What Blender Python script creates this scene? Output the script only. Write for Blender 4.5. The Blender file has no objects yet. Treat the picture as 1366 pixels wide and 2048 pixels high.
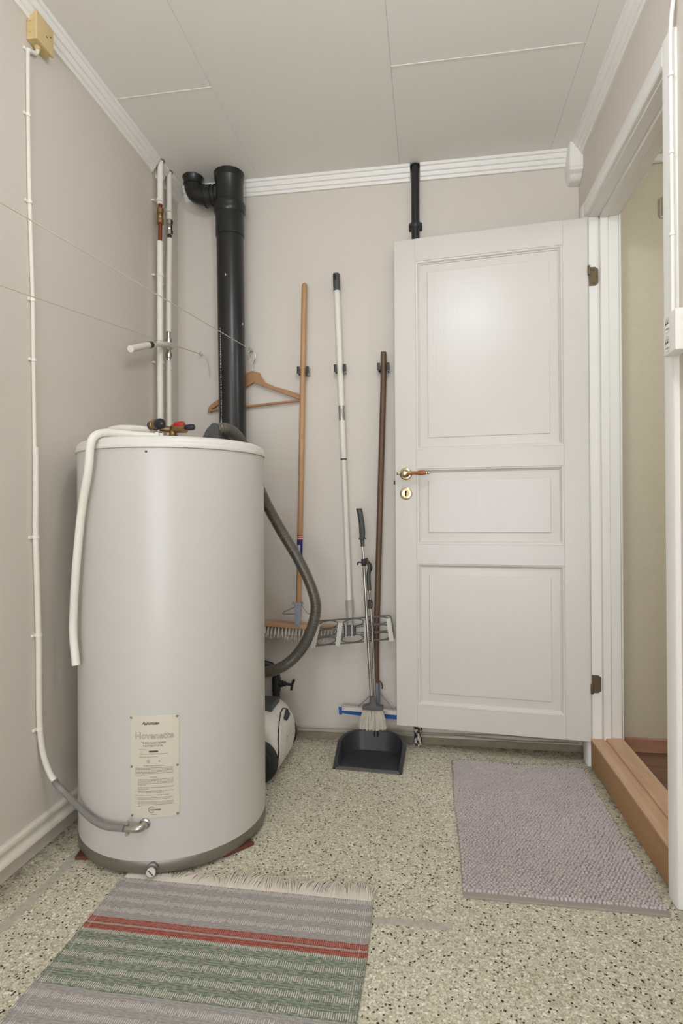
import bpy, bmesh, math, random
from mathutils import Vector, Matrix
random.seed(7)
SC = bpy.context.scene
COL = SC.collection
PI = math.pi

# ------------------------------------------------------------------ camera
CAM_H, F_PX = 0.944, 1147.9
YAW, PITCH, ROLL = 0.15274, 0.00378, -0.00568
def make_camera():
    cy, sy, cp, sp = math.cos(YAW), math.sin(YAW), math.cos(PITCH), math.sin(PITCH)
    w = Vector((-sy * cp, cy * cp, sp)); r = Vector((cy, sy, 0)); u = r.cross(w)
    cr, sr = math.cos(ROLL), math.sin(ROLL)
    r2 = r * cr + u * sr; u2 = u * cr - r * sr
    cam = bpy.data.cameras.new('camera'); o = bpy.data.objects.new('camera', cam); COL.objects.link(o)
    m = Matrix((r2, u2, -w)).transposed().to_4x4(); m.translation = (0, 0, CAM_H)
    o.matrix_world = m
    cam.sensor_fit = 'VERTICAL'; cam.sensor_height = 36.0; cam.lens = F_PX / 2048 * 36.0
    cam.clip_start = 0.02
    SC.camera = o
make_camera()

# ------------------------------------------------------------------ world, lights, exposure
W = bpy.data.worlds.new('world'); SC.world = W; W.use_nodes = True
W.node_tree.nodes['Background'].inputs[0].default_value = (0.9, 0.95, 1.0, 1)
W.node_tree.nodes['Background'].inputs[1].default_value = 0.3
def light(name, kind, loc, energy, col=(1, 1, 1), rot=(0, 0, 0), **kw):
    l = bpy.data.lights.new(name, kind); l.energy = energy; l.color = col
    for k, v in kw.items(): setattr(l, k, v)
    o = bpy.data.objects.new(name, l); COL.objects.link(o); o.location = loc; o.rotation_euler = rot
    return o
# the room's ceiling lamp (above the frame), then added fill lights: two behind the camera, one in the hall
light('ceiling_lamp_light', 'POINT', (-0.05, 0.72, 2.22), 15.5, (0.94, 1.0, 1.09), shadow_soft_size=0.085)
light('rear_fill_light', 'POINT', (-0.25, -1.10, 2.15), 12.0, (0.94, 1.0, 1.09), shadow_soft_size=0.15)  # unseen point fill added behind the camera to even out the room
light('rear_area_fill', 'AREA', (-0.25, -2.95, 0.85), 46.0, (0.93, 1.0, 1.12), (PI / 2, 0, 0), shape='RECTANGLE', size=1.6, size_y=1.6)  # added broad soft fill; the rear wall has no window
light('hall_fill_light', 'POINT', (1.45, 1.2, 2.15), 13.0, (0.94, 1.0, 1.08), shadow_soft_size=0.12)  # added fill that keeps the hall from going dark
VS = SC.view_settings
VS.view_transform = 'Standard'; VS.look = 'None'; VS.gamma = 1.0; VS.exposure = 0.0
VS.use_curve_mapping = False
SC.cycles.max_bounces = 12; SC.cycles.diffuse_bounces = 8

# ------------------------------------------------------------------ materials
def srgb(r, g, b):
    f = lambda c: ((c / 255 + 0.055) / 1.055) ** 2.4 if c > 10 else c / 255 / 12.92
    return (f(r), f(g), f(b), 1)
class NT:
    def __init__(s, m):
        s.m = m; s.t = m.node_tree; s.n = s.t.nodes; s.l = s.t.links
        s.b = s.n['Principled BSDF']; s.tc = None
    def add(s, ty, **kw):
        n = s.n.new(ty)
        for k, v in kw.items():
            if k.startswith('i_'): n.inputs[k[2:].replace('_', ' ')].default_value = v
            else: setattr(n, k, v)
        return n
    def coord(s, which='Object', scale=(1, 1, 1), rot=(0, 0, 0), loc=(0, 0, 0)):
        if s.tc is None: s.tc = s.n.new('ShaderNodeTexCoord')
        mp = s.n.new('ShaderNodeMapping'); mp.inputs['Scale'].default_value = scale
        mp.inputs['Rotation'].default_value = rot; mp.inputs['Location'].default_value = loc
        s.l.new(s.tc.outputs[which], mp.inputs['Vector']); return mp.outputs[0]
    def link(s, a, b): s.l.new(a, b)
    def math(s, op, a, b=0.0, c=None):
        n = s.n.new('ShaderNodeMath'); n.operation = op
        for i, v in enumerate((a, b) if c is None else (a, b, c)):
            if isinstance(v, (int, float)): n.inputs[i].default_value = v
            else: s.l.new(v, n.inputs[i])
        return n.outputs[0]
    def mix(s, fac, a, b, blend='MIX'):
        n = s.n.new('ShaderNodeMix'); n.data_type = 'RGBA'; n.blend_type = blend
        for i, v in ((0, fac), (6, a), (7, b)):
            if isinstance(v, (int, float)): n.inputs[i].default_value = v
            elif isinstance(v, tuple): n.inputs[i].default_value = v
            else: s.l.new(v, n.inputs[i])
        return n.outputs[2]
    def noise(s, vec, scale, detail=4, rough=0.55, out='Fac'):
        n = s.n.new('ShaderNodeTexNoise'); n.inputs['Scale'].default_value = scale
        n.inputs['Detail'].default_value = detail; n.inputs['Roughness'].default_value = rough
        s.l.new(vec, n.inputs['Vector']); return n.outputs[out]
    def voro(s, vec, scale, feature='F1', rnd=1.0):
        n = s.n.new('ShaderNodeTexVoronoi'); n.feature = feature; n.inputs['Scale'].default_value = scale
        n.inputs['Randomness'].default_value = rnd
        s.l.new(vec, n.inputs['Vector']); return n
    def ramp(s, fac, stops, interp='LINEAR'):
        n = s.n.new('ShaderNodeValToRGB'); r = n.color_ramp; r.interpolation = interp
        while len(r.elements) < len(stops): r.elements.new(0.5)
        for e, (p, c) in zip(r.elements, stops):
            e.position = p; e.color = c if isinstance(c, tuple) else (c, c, c, 1)
        s.l.new(fac, n.inputs[0]); return n.outputs[0]
    def bump(s, h, strength=0.3, dist=0.002):
        n = s.n.new('ShaderNodeBump'); n.inputs['Strength'].default_value = strength; n.inputs['Distance'].default_value = dist
        s.l.new(h, n.inputs['Height']); s.l.new(n.outputs[0], s.b.inputs['Normal'])
def mat(name, col, rough=0.5, metal=0.0, var=0.04, vscale=9.0, bump=0.0, bscale=150.0, spec=0.5, stretch=(1, 1, 1), alpha=1.0, trans=0.0):
    m = bpy.data.materials.new(name); m.use_nodes = True; t = NT(m)
    t.b.inputs['Roughness'].default_value = rough; t.b.inputs['Metallic'].default_value = metal
    t.b.inputs['Specular IOR Level'].default_value = spec
    v = t.coord('Object', stretch)
    nz = t.noise(v, vscale)
    d = tuple(max(0, c * (1 - var)) for c in col[:3]) + (1,); l = tuple(min(1, c * (1 + var)) for c in col[:3]) + (1,)
    t.link(t.mix(nz, d, l), t.b.inputs['Base Color'])
    if bump: t.bump(t.noise(v, bscale, 3), bump)
    if trans: t.b.inputs['Transmission Weight'].default_value = trans
    return m
M = {}
M['wall'] = mat('greige_wall_paint', srgb(212, 205, 195), 0.62, var=0.02, vscale=2.5, bump=0.05, bscale=220)
M['ceil'] = mat('grey_white_ceiling_board', srgb(236, 234, 230), 0.55, var=0.012, vscale=3, bump=0.03, bscale=300)
M['strip'] = mat('white_joint_strip', srgb(236, 234, 228), 0.5, var=0.01)
M['trim'] = mat('white_trim_paint', srgb(236, 234, 229), 0.42, var=0.015, vscale=6, bump=0.04, bscale=60)
M['oldtrim'] = mat('off_white_pipe_paint', srgb(224, 219, 207), 0.45, var=0.03, vscale=20, bump=0.1, bscale=90)
M['pipewhite'] = mat('white_plastic_sleeve', srgb(230, 226, 216), 0.45, var=0.025, vscale=14, bump=0.08, bscale=60)
M['enamel'] = mat('white_tank_enamel', srgb(200, 197, 192), 0.33, var=0.012, vscale=4)
M['lid'] = mat('white_lid_plastic', srgb(218, 215, 209), 0.4, var=0.01, vscale=5)
M['zinc'] = mat('dull_zinc_band', srgb(138, 134, 126), 0.45, 0.7, var=0.12, vscale=18, bump=0.1, bscale=90)
M['chrome'] = mat('worn_chrome', srgb(190, 188, 182), 0.25, 1.0, var=0.08, vscale=40)
M['steel'] = mat('brushed_steel', srgb(176, 174, 168), 0.3, 0.9, var=0.06, vscale=60, stretch=(1, 1, 0.1))
M['galv'] = mat('galvanised_bracket', srgb(150, 156, 166), 0.4, 0.7, var=0.12, vscale=50)
M['brass'] = mat('aged_brass', srgb(150, 122, 86), 0.38, 0.85, var=0.2, vscale=60, bump=0.1, bscale=200)
M['poldbrass'] = mat('polished_brass', srgb(198, 184, 148), 0.16, 1.0, var=0.06, vscale=40)
M['copper'] = mat('bare_copper', srgb(140, 74, 50), 0.4, 0.8, var=0.2, vscale=50)
M['bronze'] = mat('bronze_hinge_plate', srgb(112, 98, 74), 0.45, 0.6, var=0.08, vscale=50)
M['red'] = mat('red_plastic_cap', srgb(168, 30, 26), 0.4, var=0.06)
M['blackp'] = mat('black_plastic', srgb(40, 40, 42), 0.45, var=0.1, vscale=20)
M['navy'] = mat('dark_navy_knob', srgb(30, 30, 46), 0.4, var=0.1)
M['darkgrey'] = mat('dark_grey_plastic', srgb(74, 74, 72), 0.5, var=0.08, vscale=20)
M['midgrey'] = mat('grey_plastic_lattice', srgb(92, 91, 88), 0.5, var=0.08)
M['hose'] = mat('grey_ribbed_hose', srgb(122, 117, 108), 0.30, 0.45, var=0.06, vscale=30)
M['flex'] = mat('grey_flex_conduit', srgb(132, 129, 125), 0.5, var=0.05)
M['mopjoint'] = mat('pale_grey_joint_plastic', srgb(178, 172, 162), 0.45, var=0.05)
M['vacwhite'] = mat('white_vacuum_shell', srgb(222, 218, 210), 0.35, var=0.02)
M['rubber'] = mat('black_rubber', srgb(38, 38, 38), 0.6, var=0.1)
M['blue'] = mat('blue_squeegee_rubber', srgb(36, 92, 160), 0.5, var=0.05)
M['alu'] = mat('aluminium_bar', srgb(214, 208, 202), 0.35, 0.35, var=0.04)
M['cord'] = mat('cotton_cord', srgb(206, 200, 186), 0.8, var=0.08)
M['cable'] = mat('grey_white_cable', srgb(180, 174, 158), 0.6, var=0.12, vscale=12)
M['bakelite'] = mat('yellowed_plastic', srgb(208, 184, 134), 0.45, var=0.06, vscale=20)
M['socket'] = mat('white_socket_plastic', srgb(238, 236, 230), 0.35, var=0.01)
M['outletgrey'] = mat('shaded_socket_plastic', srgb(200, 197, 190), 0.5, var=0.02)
M['hole'] = mat('dark_hole', srgb(28, 25, 22), 0.8, var=0.05)
M['plate'] = mat('cream_rating_plate', srgb(212, 206, 190), 0.38, 0.1, var=0.03, vscale=14)
M['ink'] = mat('dark_print', srgb(78, 72, 62), 0.6, var=0.05)
M['inkpale'] = mat('pale_print', srgb(140, 130, 110), 0.6, var=0.05)
M['white'] = mat('white_paint_print', srgb(232, 230, 224), 0.6, var=0.03)
M['bristle'] = mat('pale_bristle', srgb(196, 190, 176), 0.75, var=0.18, vscale=120)
M['dirtybristle'] = mat('dirty_grey_bristle', srgb(196, 190, 178), 0.8, var=0.25, vscale=60)
M['velcro'] = mat('speckled_white_velcro', srgb(206, 203, 194), 0.9, var=0.25, vscale=260, bump=0.4, bscale=300)
M['fringe'] = mat('cream_fringe_cotton', srgb(220, 212, 200), 0.85, var=0.06, vscale=60)
M['matgrey'] = mat('grey_mauve_chenille', srgb(189, 180, 178), 0.95, var=0.10, vscale=14, spec=0.15)
M['matedge'] = mat('taupe_mat_binding', srgb(160, 150, 142), 0.9, var=0.05, bump=0.2, bscale=400, spec=0.2)
M['rustblock'] = mat('rust_red_shim', srgb(96, 54, 42), 0.8, var=0.15, vscale=60, bump=0.3)
M['concrete'] = mat('raw_wall_foot', srgb(140, 130, 110), 0.85, var=0.35, vscale=16, bump=0.5, bscale=80)
M['pan'] = mat('black_dustpan_plastic', srgb(54, 54, 57), 0.36, var=0.10, vscale=26, bump=0.06, bscale=120)
M['panlip'] = mat('grey_rubber_lip', srgb(92, 90, 88), 0.6, var=0.06)

def wood(name, a, b, axis='z', rough=0.45, scale=22.0, bump=0.15):
    m = bpy.data.materials.new(name); m.use_nodes = True; t = NT(m)
    st = {'x': (0.06, 1, 1), 'y': (1, 0.06, 1), 'z': (1, 1, 0.06)}[axis]
    v = t.coord('Object', st); n1 = t.noise(v, scale, 6, 0.6); n2 = t.noise(v, scale * 7, 3, 0.6)
    f = t.math('ADD', t.math('MULTIPLY', n1, 0.7), t.math('MULTIPLY', n2, 0.3))
    t.link(t.ramp(f, [(0.33, a), (0.66, b)]), t.b.inputs['Base Color'])
    t.b.inputs['Roughness'].default_value = rough; t.bump(n2, bump, 0.001); return m
M['beech'] = wood('beech_handle_wood', srgb(164, 122, 82), srgb(192, 152, 110))
M['hangerwood'] = wood('amber_hanger_wood', srgb(158, 114, 76), srgb(184, 140, 98), 'x')
M['darkwood'] = wood('dark_weathered_wood', srgb(74, 54, 40), srgb(112, 86, 64))
M['broomblock'] = wood('pink_beech_block', srgb(186, 142, 108), srgb(206, 166, 132), 'x')
M['lever'] = wood('amber_lever_wood', srgb(146, 84, 42), srgb(186, 118, 66), 'x', 0.3)
M['sill'] = wood('worn_oak_sill', srgb(182, 142, 110), srgb(210, 178, 148), 'y', 0.6, 18)
M['riser'] = wood('brown_board_riser', srgb(166, 128, 88), srgb(180, 142, 102), 'y', 0.6, 10, 0.05)
M['hallfloor'] = wood('dark_wood_floor', srgb(96, 72, 58), srgb(146, 112, 90), 'x', 0.5, 14)
M['hallbase'] = wood('reddish_wood_skirting', srgb(170, 124, 100), srgb(204, 160, 136), 'x', 0.5, 30)

def m_door():
    m = bpy.data.materials.new('white_door_paint'); m.use_nodes = True; t = NT(m)
    v = t.coord('Object', (1, 1, 0.05)); n = t.noise(v, 70, 4, 0.6); n2 = t.noise(t.coord('Object'), 5)
    t.link(t.mix(n2, srgb(211, 207, 200), srgb(217, 213, 207)), t.b.inputs['Base Color'])
    t.b.inputs['Roughness'].default_value = 0.30; t.b.inputs['Specular IOR Level'].default_value = 0.5
    t.bump(n, 0.30, 0.0018); return m
M['door'] = m_door()

def m_blackpipe():
    m = bpy.data.materials.new('black_painted_pipe'); m.use_nodes = True; t = NT(m)
    v = t.coord('Object', (1, 1, 0.6))
    n = t.noise(v, 6); t.link(t.mix(n, srgb(26, 26, 25), srgb(40, 40, 38)), t.b.inputs['Base Color'])
    vo = t.voro(v, 26).outputs['Distance']
    fleck = t.math('MULTIPLY', t.math('LESS_THAN', vo, 0.10), t.math('GREATER_THAN', t.noise(v, 9), 0.62))
    t.link(t.mix(fleck, t.mix(n, srgb(26, 26, 25), srgb(38, 38, 37)), srgb(196, 192, 184)), t.b.inputs['Base Color'])
    t.b.inputs['Roughness'].default_value = 0.30; t.bump(t.noise(v, 40), 0.10); return m
M['blackpipe'] = m_blackpipe()
def m_blackflaked():
    m = bpy.data.materials.new('black_pipe_with_paint_flakes'); m.use_nodes = True; t = NT(m)
    g = t.n.new('ShaderNodeNewGeometry'); sp = t.n.new('ShaderNodeSeparateXYZ'); t.link(g.outputs['Position'], sp.inputs[0])
    z = sp.outputs[2]; v = t.coord('Object', (1, 1, 0.5)); n = t.noise(v, 90, 5, 0.7)
    low = t.math('MULTIPLY', t.math('SUBTRACT', 0.10, z), 4.2)
    f = t.math('GREATER_THAN', t.math('ADD', n, t.math('MINIMUM', t.math('MAXIMUM', low, -0.4), 0.16)), 0.66)
    t.link(t.mix(f, srgb(30, 30, 30), srgb(206, 202, 194)), t.b.inputs['Base Color'])
    t.b.inputs['Roughness'].default_value = 0.4; return m
M['blackflaked'] = m_blackflaked()

def m_terrazzo():
    m = bpy.data.materials.new('worn_terrazzo'); m.use_nodes = True; t = NT(m)
    v0 = t.coord('Object'); nv = t.noise(v0, 120, 3, 0.6, 'Color')
    mx = t.n.new('ShaderNodeVectorMath'); mx.operation = 'MULTIPLY_ADD'; t.link(nv, mx.inputs[0]); mx.inputs[1].default_value = (0.010,) * 3; t.link(v0, mx.inputs[2])
    v = mx.outputs[0]
    def rnd(vo, i=0):
        s = t.n.new('ShaderNodeSeparateColor'); t.link(vo.outputs['Color'], s.inputs[0]); return s.outputs[i]
    A = t.voro(v, 150); B = t.voro(v, 330); D = t.voro(v, 70)
    ra = rnd(A); rb = rnd(B); rd = rnd(D, 1)
    base = t.ramp(rb, [(0.0, srgb(149, 143, 126)), (0.35, srgb(187, 182, 163)), (0.7, srgb(207, 202, 184)), (1.0, srgb(232, 227, 212))])
    chipA = t.ramp(ra, [(0.0, srgb(135, 128, 113)), (0.12, srgb(169, 162, 145)), (0.3, srgb(198, 193, 175)), (0.75, srgb(214, 209, 191)), (0.88, srgb(244, 242, 233)), (1.0, srgb(244, 242, 236))])
    inA = t.ramp(A.outputs['Distance'], [(0.42, 1.0), (0.5, 0.0)])
    c = t.mix(t.math('MULTIPLY', inA, 0.8), base, chipA)
    # larger stones, mid brown-grey
    big = t.math('MULTIPLY', t.math('GREATER_THAN', rd, 0.90), t.math('LESS_THAN', D.outputs['Distance'], 0.38))
    c = t.mix(t.math('MULTIPLY', big, 0.55), c, srgb(169, 161, 145))
    # black chips
    K = t.voro(v, 150); rk = rnd(K, 2)
    k1 = t.math('MULTIPLY', t.math('GREATER_THAN', rk, 0.885), t.math('LESS_THAN', K.outputs['Distance'], 0.40))
    K2 = t.voro(v, 78); rk2 = rnd(K2, 2)
    k2 = t.math('MULTIPLY', t.math('GREATER_THAN', rk2, 0.925), t.math('LESS_THAN', K2.outputs['Distance'], 0.32))
    c = t.mix(t.math('MAXIMUM', k1, k2), c, srgb(48, 42, 36))
    # worn tone drift
    big_n = t.noise(v0, 1.6, 3); c = t.mix(0.35, c, t.ramp(big_n, [(0.3, srgb(169, 165, 149)), (0.7, srgb(230, 225, 212))]), 'OVERLAY')
    # mortar-filled channels and dirt along the walls
    sp = t.n.new('ShaderNodeSeparateXYZ'); t.link(v0, sp.inputs[0]); X, Y = sp.outputs[0], sp.outputs[1]
    wob = t.math('MULTIPLY', t.math('SUBTRACT', t.noise(v0, 9, 4), 0.5), 0.022)
    dx = t.math('ABSOLUTE', t.math('SUBTRACT', t.math('ADD', X, wob), -0.975))
    ch1 = t.math('MULTIPLY', t.math('LESS_THAN', dx, 0.013), t.math('LESS_THAN', Y, 1.62))
    dy = t.math('ABSOLUTE', t.math('SUBTRACT', t.math('ADD', Y, wob), 1.335))
    ch2 = t.math('MULTIPLY', t.math('LESS_THAN', dy, 0.012), t.math('MULTIPLY', t.math('LESS_THAN', t.math('ADD', X, t.math('MULTIPLY', wob, 2.0)), 0.04), t.math('GREATER_THAN', X, -0.30)))
    ch = t.math('MAXIMUM', ch1, ch2)
    cn = t.noise(v0, 60, 4)
    c = t.mix(t.math('MULTIPLY', ch, 0.9), c, t.ramp(cn, [(0.3, srgb(169, 164, 152)), (0.7, srgb(194, 189, 177))]))
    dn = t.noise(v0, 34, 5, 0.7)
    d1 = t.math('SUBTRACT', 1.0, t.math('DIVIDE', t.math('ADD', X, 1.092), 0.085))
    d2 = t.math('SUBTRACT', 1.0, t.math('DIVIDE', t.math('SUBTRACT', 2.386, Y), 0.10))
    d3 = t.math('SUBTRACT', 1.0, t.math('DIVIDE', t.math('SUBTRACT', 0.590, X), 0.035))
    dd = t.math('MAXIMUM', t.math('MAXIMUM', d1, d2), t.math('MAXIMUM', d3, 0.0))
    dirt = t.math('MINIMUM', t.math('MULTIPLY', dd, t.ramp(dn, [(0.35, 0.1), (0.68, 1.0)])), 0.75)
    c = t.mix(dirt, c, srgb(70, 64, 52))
    t.link(c, t.b.inputs['Base Color'])
    t.b.inputs['Roughness'].default_value = 0.45; t.b.inputs['Specular IOR Level'].default_value = 0.3
    t.bump(t.noise(v0, 130, 4), 0.12, 0.001); return m
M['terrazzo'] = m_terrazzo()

def m_hallwall():
    m = bpy.data.materials.new('cream_woven_wallpaper'); m.use_nodes = True; t = NT(m)
    t.b.inputs['Base Color'].default_value = srgb(212, 204, 182); t.b.inputs['Roughness'].default_value = 0.7
    v0 = t.coord('Object', (1, 1, 1))
    sp = t.n.new('ShaderNodeSeparateXYZ'); t.link(v0, sp.inputs[0])
    n = t.noise(v0, 28, 3)
    a = t.math('ADD', sp.outputs[0], sp.outputs[2]); b = t.math('SUBTRACT', sp.outputs[0], sp.outputs[2])
    wa = t.math('SINE', t.math('ADD', t.math('MULTIPLY', a, 820), t.math('MULTIPLY', n, 7)))
    wb = t.math('SINE', t.math('ADD', t.math('MULTIPLY', b, 820), t.math('MULTIPLY', n, 7)))
    ck = t.math('GREATER_THAN', t.math('MULTIPLY', t.math('SINE', t.math('MULTIPLY', a, 62)), t.math('SINE', t.math('MULTIPLY', b, 62))), 0.0)
    h = t.math('ADD', t.math('MULTIPLY', wa, ck), t.math('MULTIPLY', wb, t.math('SUBTRACT', 1.0, ck)))
    t.bump(h, 0.22, 0.0012); return m
M['hallwall'] = m_hallwall()

def m_rug():
    m = bpy.data.materials.new('striped_woven_rug'); m.use_nodes = True; t = NT(m)
    v0 = t.coord('Object'); sp = t.n.new('ShaderNodeSeparateXYZ'); t.link(v0, sp.inputs[0]); U, Y = sp.outputs[0], sp.outputs[1]
    wv = t.math('MULTIPLY', t.math('SUBTRACT', t.noise(t.coord('Object', (1, 0.3, 1)), 30, 2), 0.5), 0.004)
    V = t.math('ADD', Y, wv)                               # world y of the weave
    V01 = t.math('DIVIDE', t.math('SUBTRACT', 1.40, V), 0.60)    # 0 at the fringe, 1 at y=0.80
    p = lambda y: (1.40 - y) / 0.60
    G, R_, GR = srgb(150, 147, 143), srgb(150, 62, 42), srgb(100, 116, 92)
    col = t.ramp(V01, [(0.0, G), (p(1.2485), R_), (p(1.2307), G), (p(1.2261), R_), (p(1.2083), GR), (p(1.052), G), (p(0.90), R_), (p(0.886), G), (p(0.88), R_), (p(0.862), GR)], 'CONSTANT')
    sep = t.n.new('ShaderNodeSeparateColor'); t.link(col, sep.inputs[0])
    # mottled weft
    mot = t.noise(t.coord('Object', (0.35, 1.6, 1)), 210, 2, 0.6)
    col = t.mix(t.math('MULTIPLY', t.ramp(mot, [(0.42, 0.0), (0.58, 1.0)]), t.math('SUBTRACT', 0.45, t.math('MULTIPLY', t.math('GREATER_THAN', t.math('SUBTRACT', sep.outputs[0], sep.outputs[1]), 0.12), 0.30))), col, srgb(192, 187, 182))
    # pale warp dashes: rows along the rug
    PW = 0.0045
    warp = t.math('SINE', t.math('MULTIPLY', U, 2 * PI / PW))
    wn = t.n.new('ShaderNodeTexWhiteNoise'); wn.noise_dimensions = '2D'
    cv = t.n.new('ShaderNodeCombineXYZ'); t.link(t.math('FLOOR', t.math('DIVIDE', t.math('ADD', U, PW / 4), PW)), cv.inputs[0])
    t.link(t.math('FLOOR', t.math('DIVIDE', V, 0.0353)), cv.inputs[1]); t.link(cv.outputs[0], wn.inputs['Vector'])
    wr = t.math('SUBTRACT', wn.outputs['Value'], 0.5)
    row = t.math('SINE', t.math('ADD', t.math('MULTIPLY', V, 2 * PI / 0.0353), 2 * PI * (0.25 - 1.2041 / 0.0353)))
    jig = t.math('MULTIPLY', t.math('SUBTRACT', t.noise(t.coord('Object', (1, 0.15, 1)), 260, 2), 0.5), 1.7)
    rowm = t.ramp(t.math('ADD', t.math('MULTIPLY', row, 0.5), t.math('ADD', t.math('MULTIPLY_ADD', wr, 0.55, t.math('MULTIPLY', jig, 0.25)), 0.42)), [(0.54, 0.0), (0.70, 1.0)])
    dash = t.math('MULTIPLY', rowm, t.ramp(t.math('MULTIPLY_ADD', warp, 0.5, 0.5), [(0.34, 0.0), (0.56, 1.0)]))
    fine = t.math('MULTIPLY', t.math('GREATER_THAN', t.math('SINE', t.math('MULTIPLY', V, 2 * PI / 0.0062)), 0.2), t.math('MULTIPLY', t.ramp(t.math('MULTIPLY_ADD', warp, 0.5, 0.5), [(0.45, 0.0), (0.7, 1.0)]), 0.30))
    inred = t.math('GREATER_THAN', t.math('SUBTRACT', sep.outputs[0], sep.outputs[1]), 0.12)
    dash = t.math('MULTIPLY', dash, t.math('SUBTRACT', 1.0, t.math('MULTIPLY', inred, 0.75)))
    wm = t.math('MAXIMUM', dash, fine)
    # pale stitched line down each long side
    side = t.math('MINIMUM', t.math('ABSOLUTE', t.math('ADD', U, 0.778)), t.math('ABSOLUTE', t.math('ADD', U, 0.156)))
    wm = t.math('MAXIMUM', wm, t.math('MULTIPLY', t.math('LESS_THAN', side, 0.0009), 0.6))
    t.link(t.mix(t.math('MULTIPLY', wm, 0.85), col, srgb(214, 208, 200)), t.b.inputs['Base Color'])
    t.b.inputs['Roughness'].default_value = 0.95; t.b.inputs['Specular IOR Level'].default_value = 0.1
    t.bump(t.math('ADD', t.math('MULTIPLY', warp, 0.5), t.math('ADD', mot, wm)), 0.5, 0.0012); return m
M['rug'] = m_rug()

def m_label():
    m = bpy.data.materials.new('red_white_blue_label'); m.use_nodes = True; t = NT(m)
    g = t.n.new('ShaderNodeNewGeometry'); sp = t.n.new('ShaderNodeSeparateXYZ'); t.link(g.outputs['Position'], sp.inputs[0])
    z = t.math('DIVIDE', t.math('SUBTRACT', 0.860, sp.outputs[2]), 0.115)
    r, w_, b = srgb(170, 32, 38), srgb(224, 220, 216), srgb(36, 36, 110)
    c = t.ramp(z, [(0, r), (0.07, w_), (0.10, r), (0.13, w_), (0.16, r), (0.20, b), (0.86, r), (0.93, w_), (0.97, r)], 'CONSTANT')
    inb = t.math('MULTIPLY', t.math('GREATER_THAN', z, 0.38), t.math('LESS_THAN', z, 0.72))
    inx = t.math('LESS_THAN', t.math('ABSOLUTE', t.math('ADD', sp.outputs[0], 0.5425)), 0.0068)
    bars = t.math('GREATER_THAN', t.math('SINE', t.math('MULTIPLY', sp.outputs[2], 3600)), 0.1)
    pc = t.mix(t.math('MULTIPLY', bars, 0.75), w_, srgb(60, 60, 60))
    t.link(t.mix(t.math('MULTIPLY', inb, inx), c, pc), t.b.inputs['Base Color']); t.b.inputs['Roughness'].default_value = 0.35; return m
M['label'] = m_label()

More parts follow.
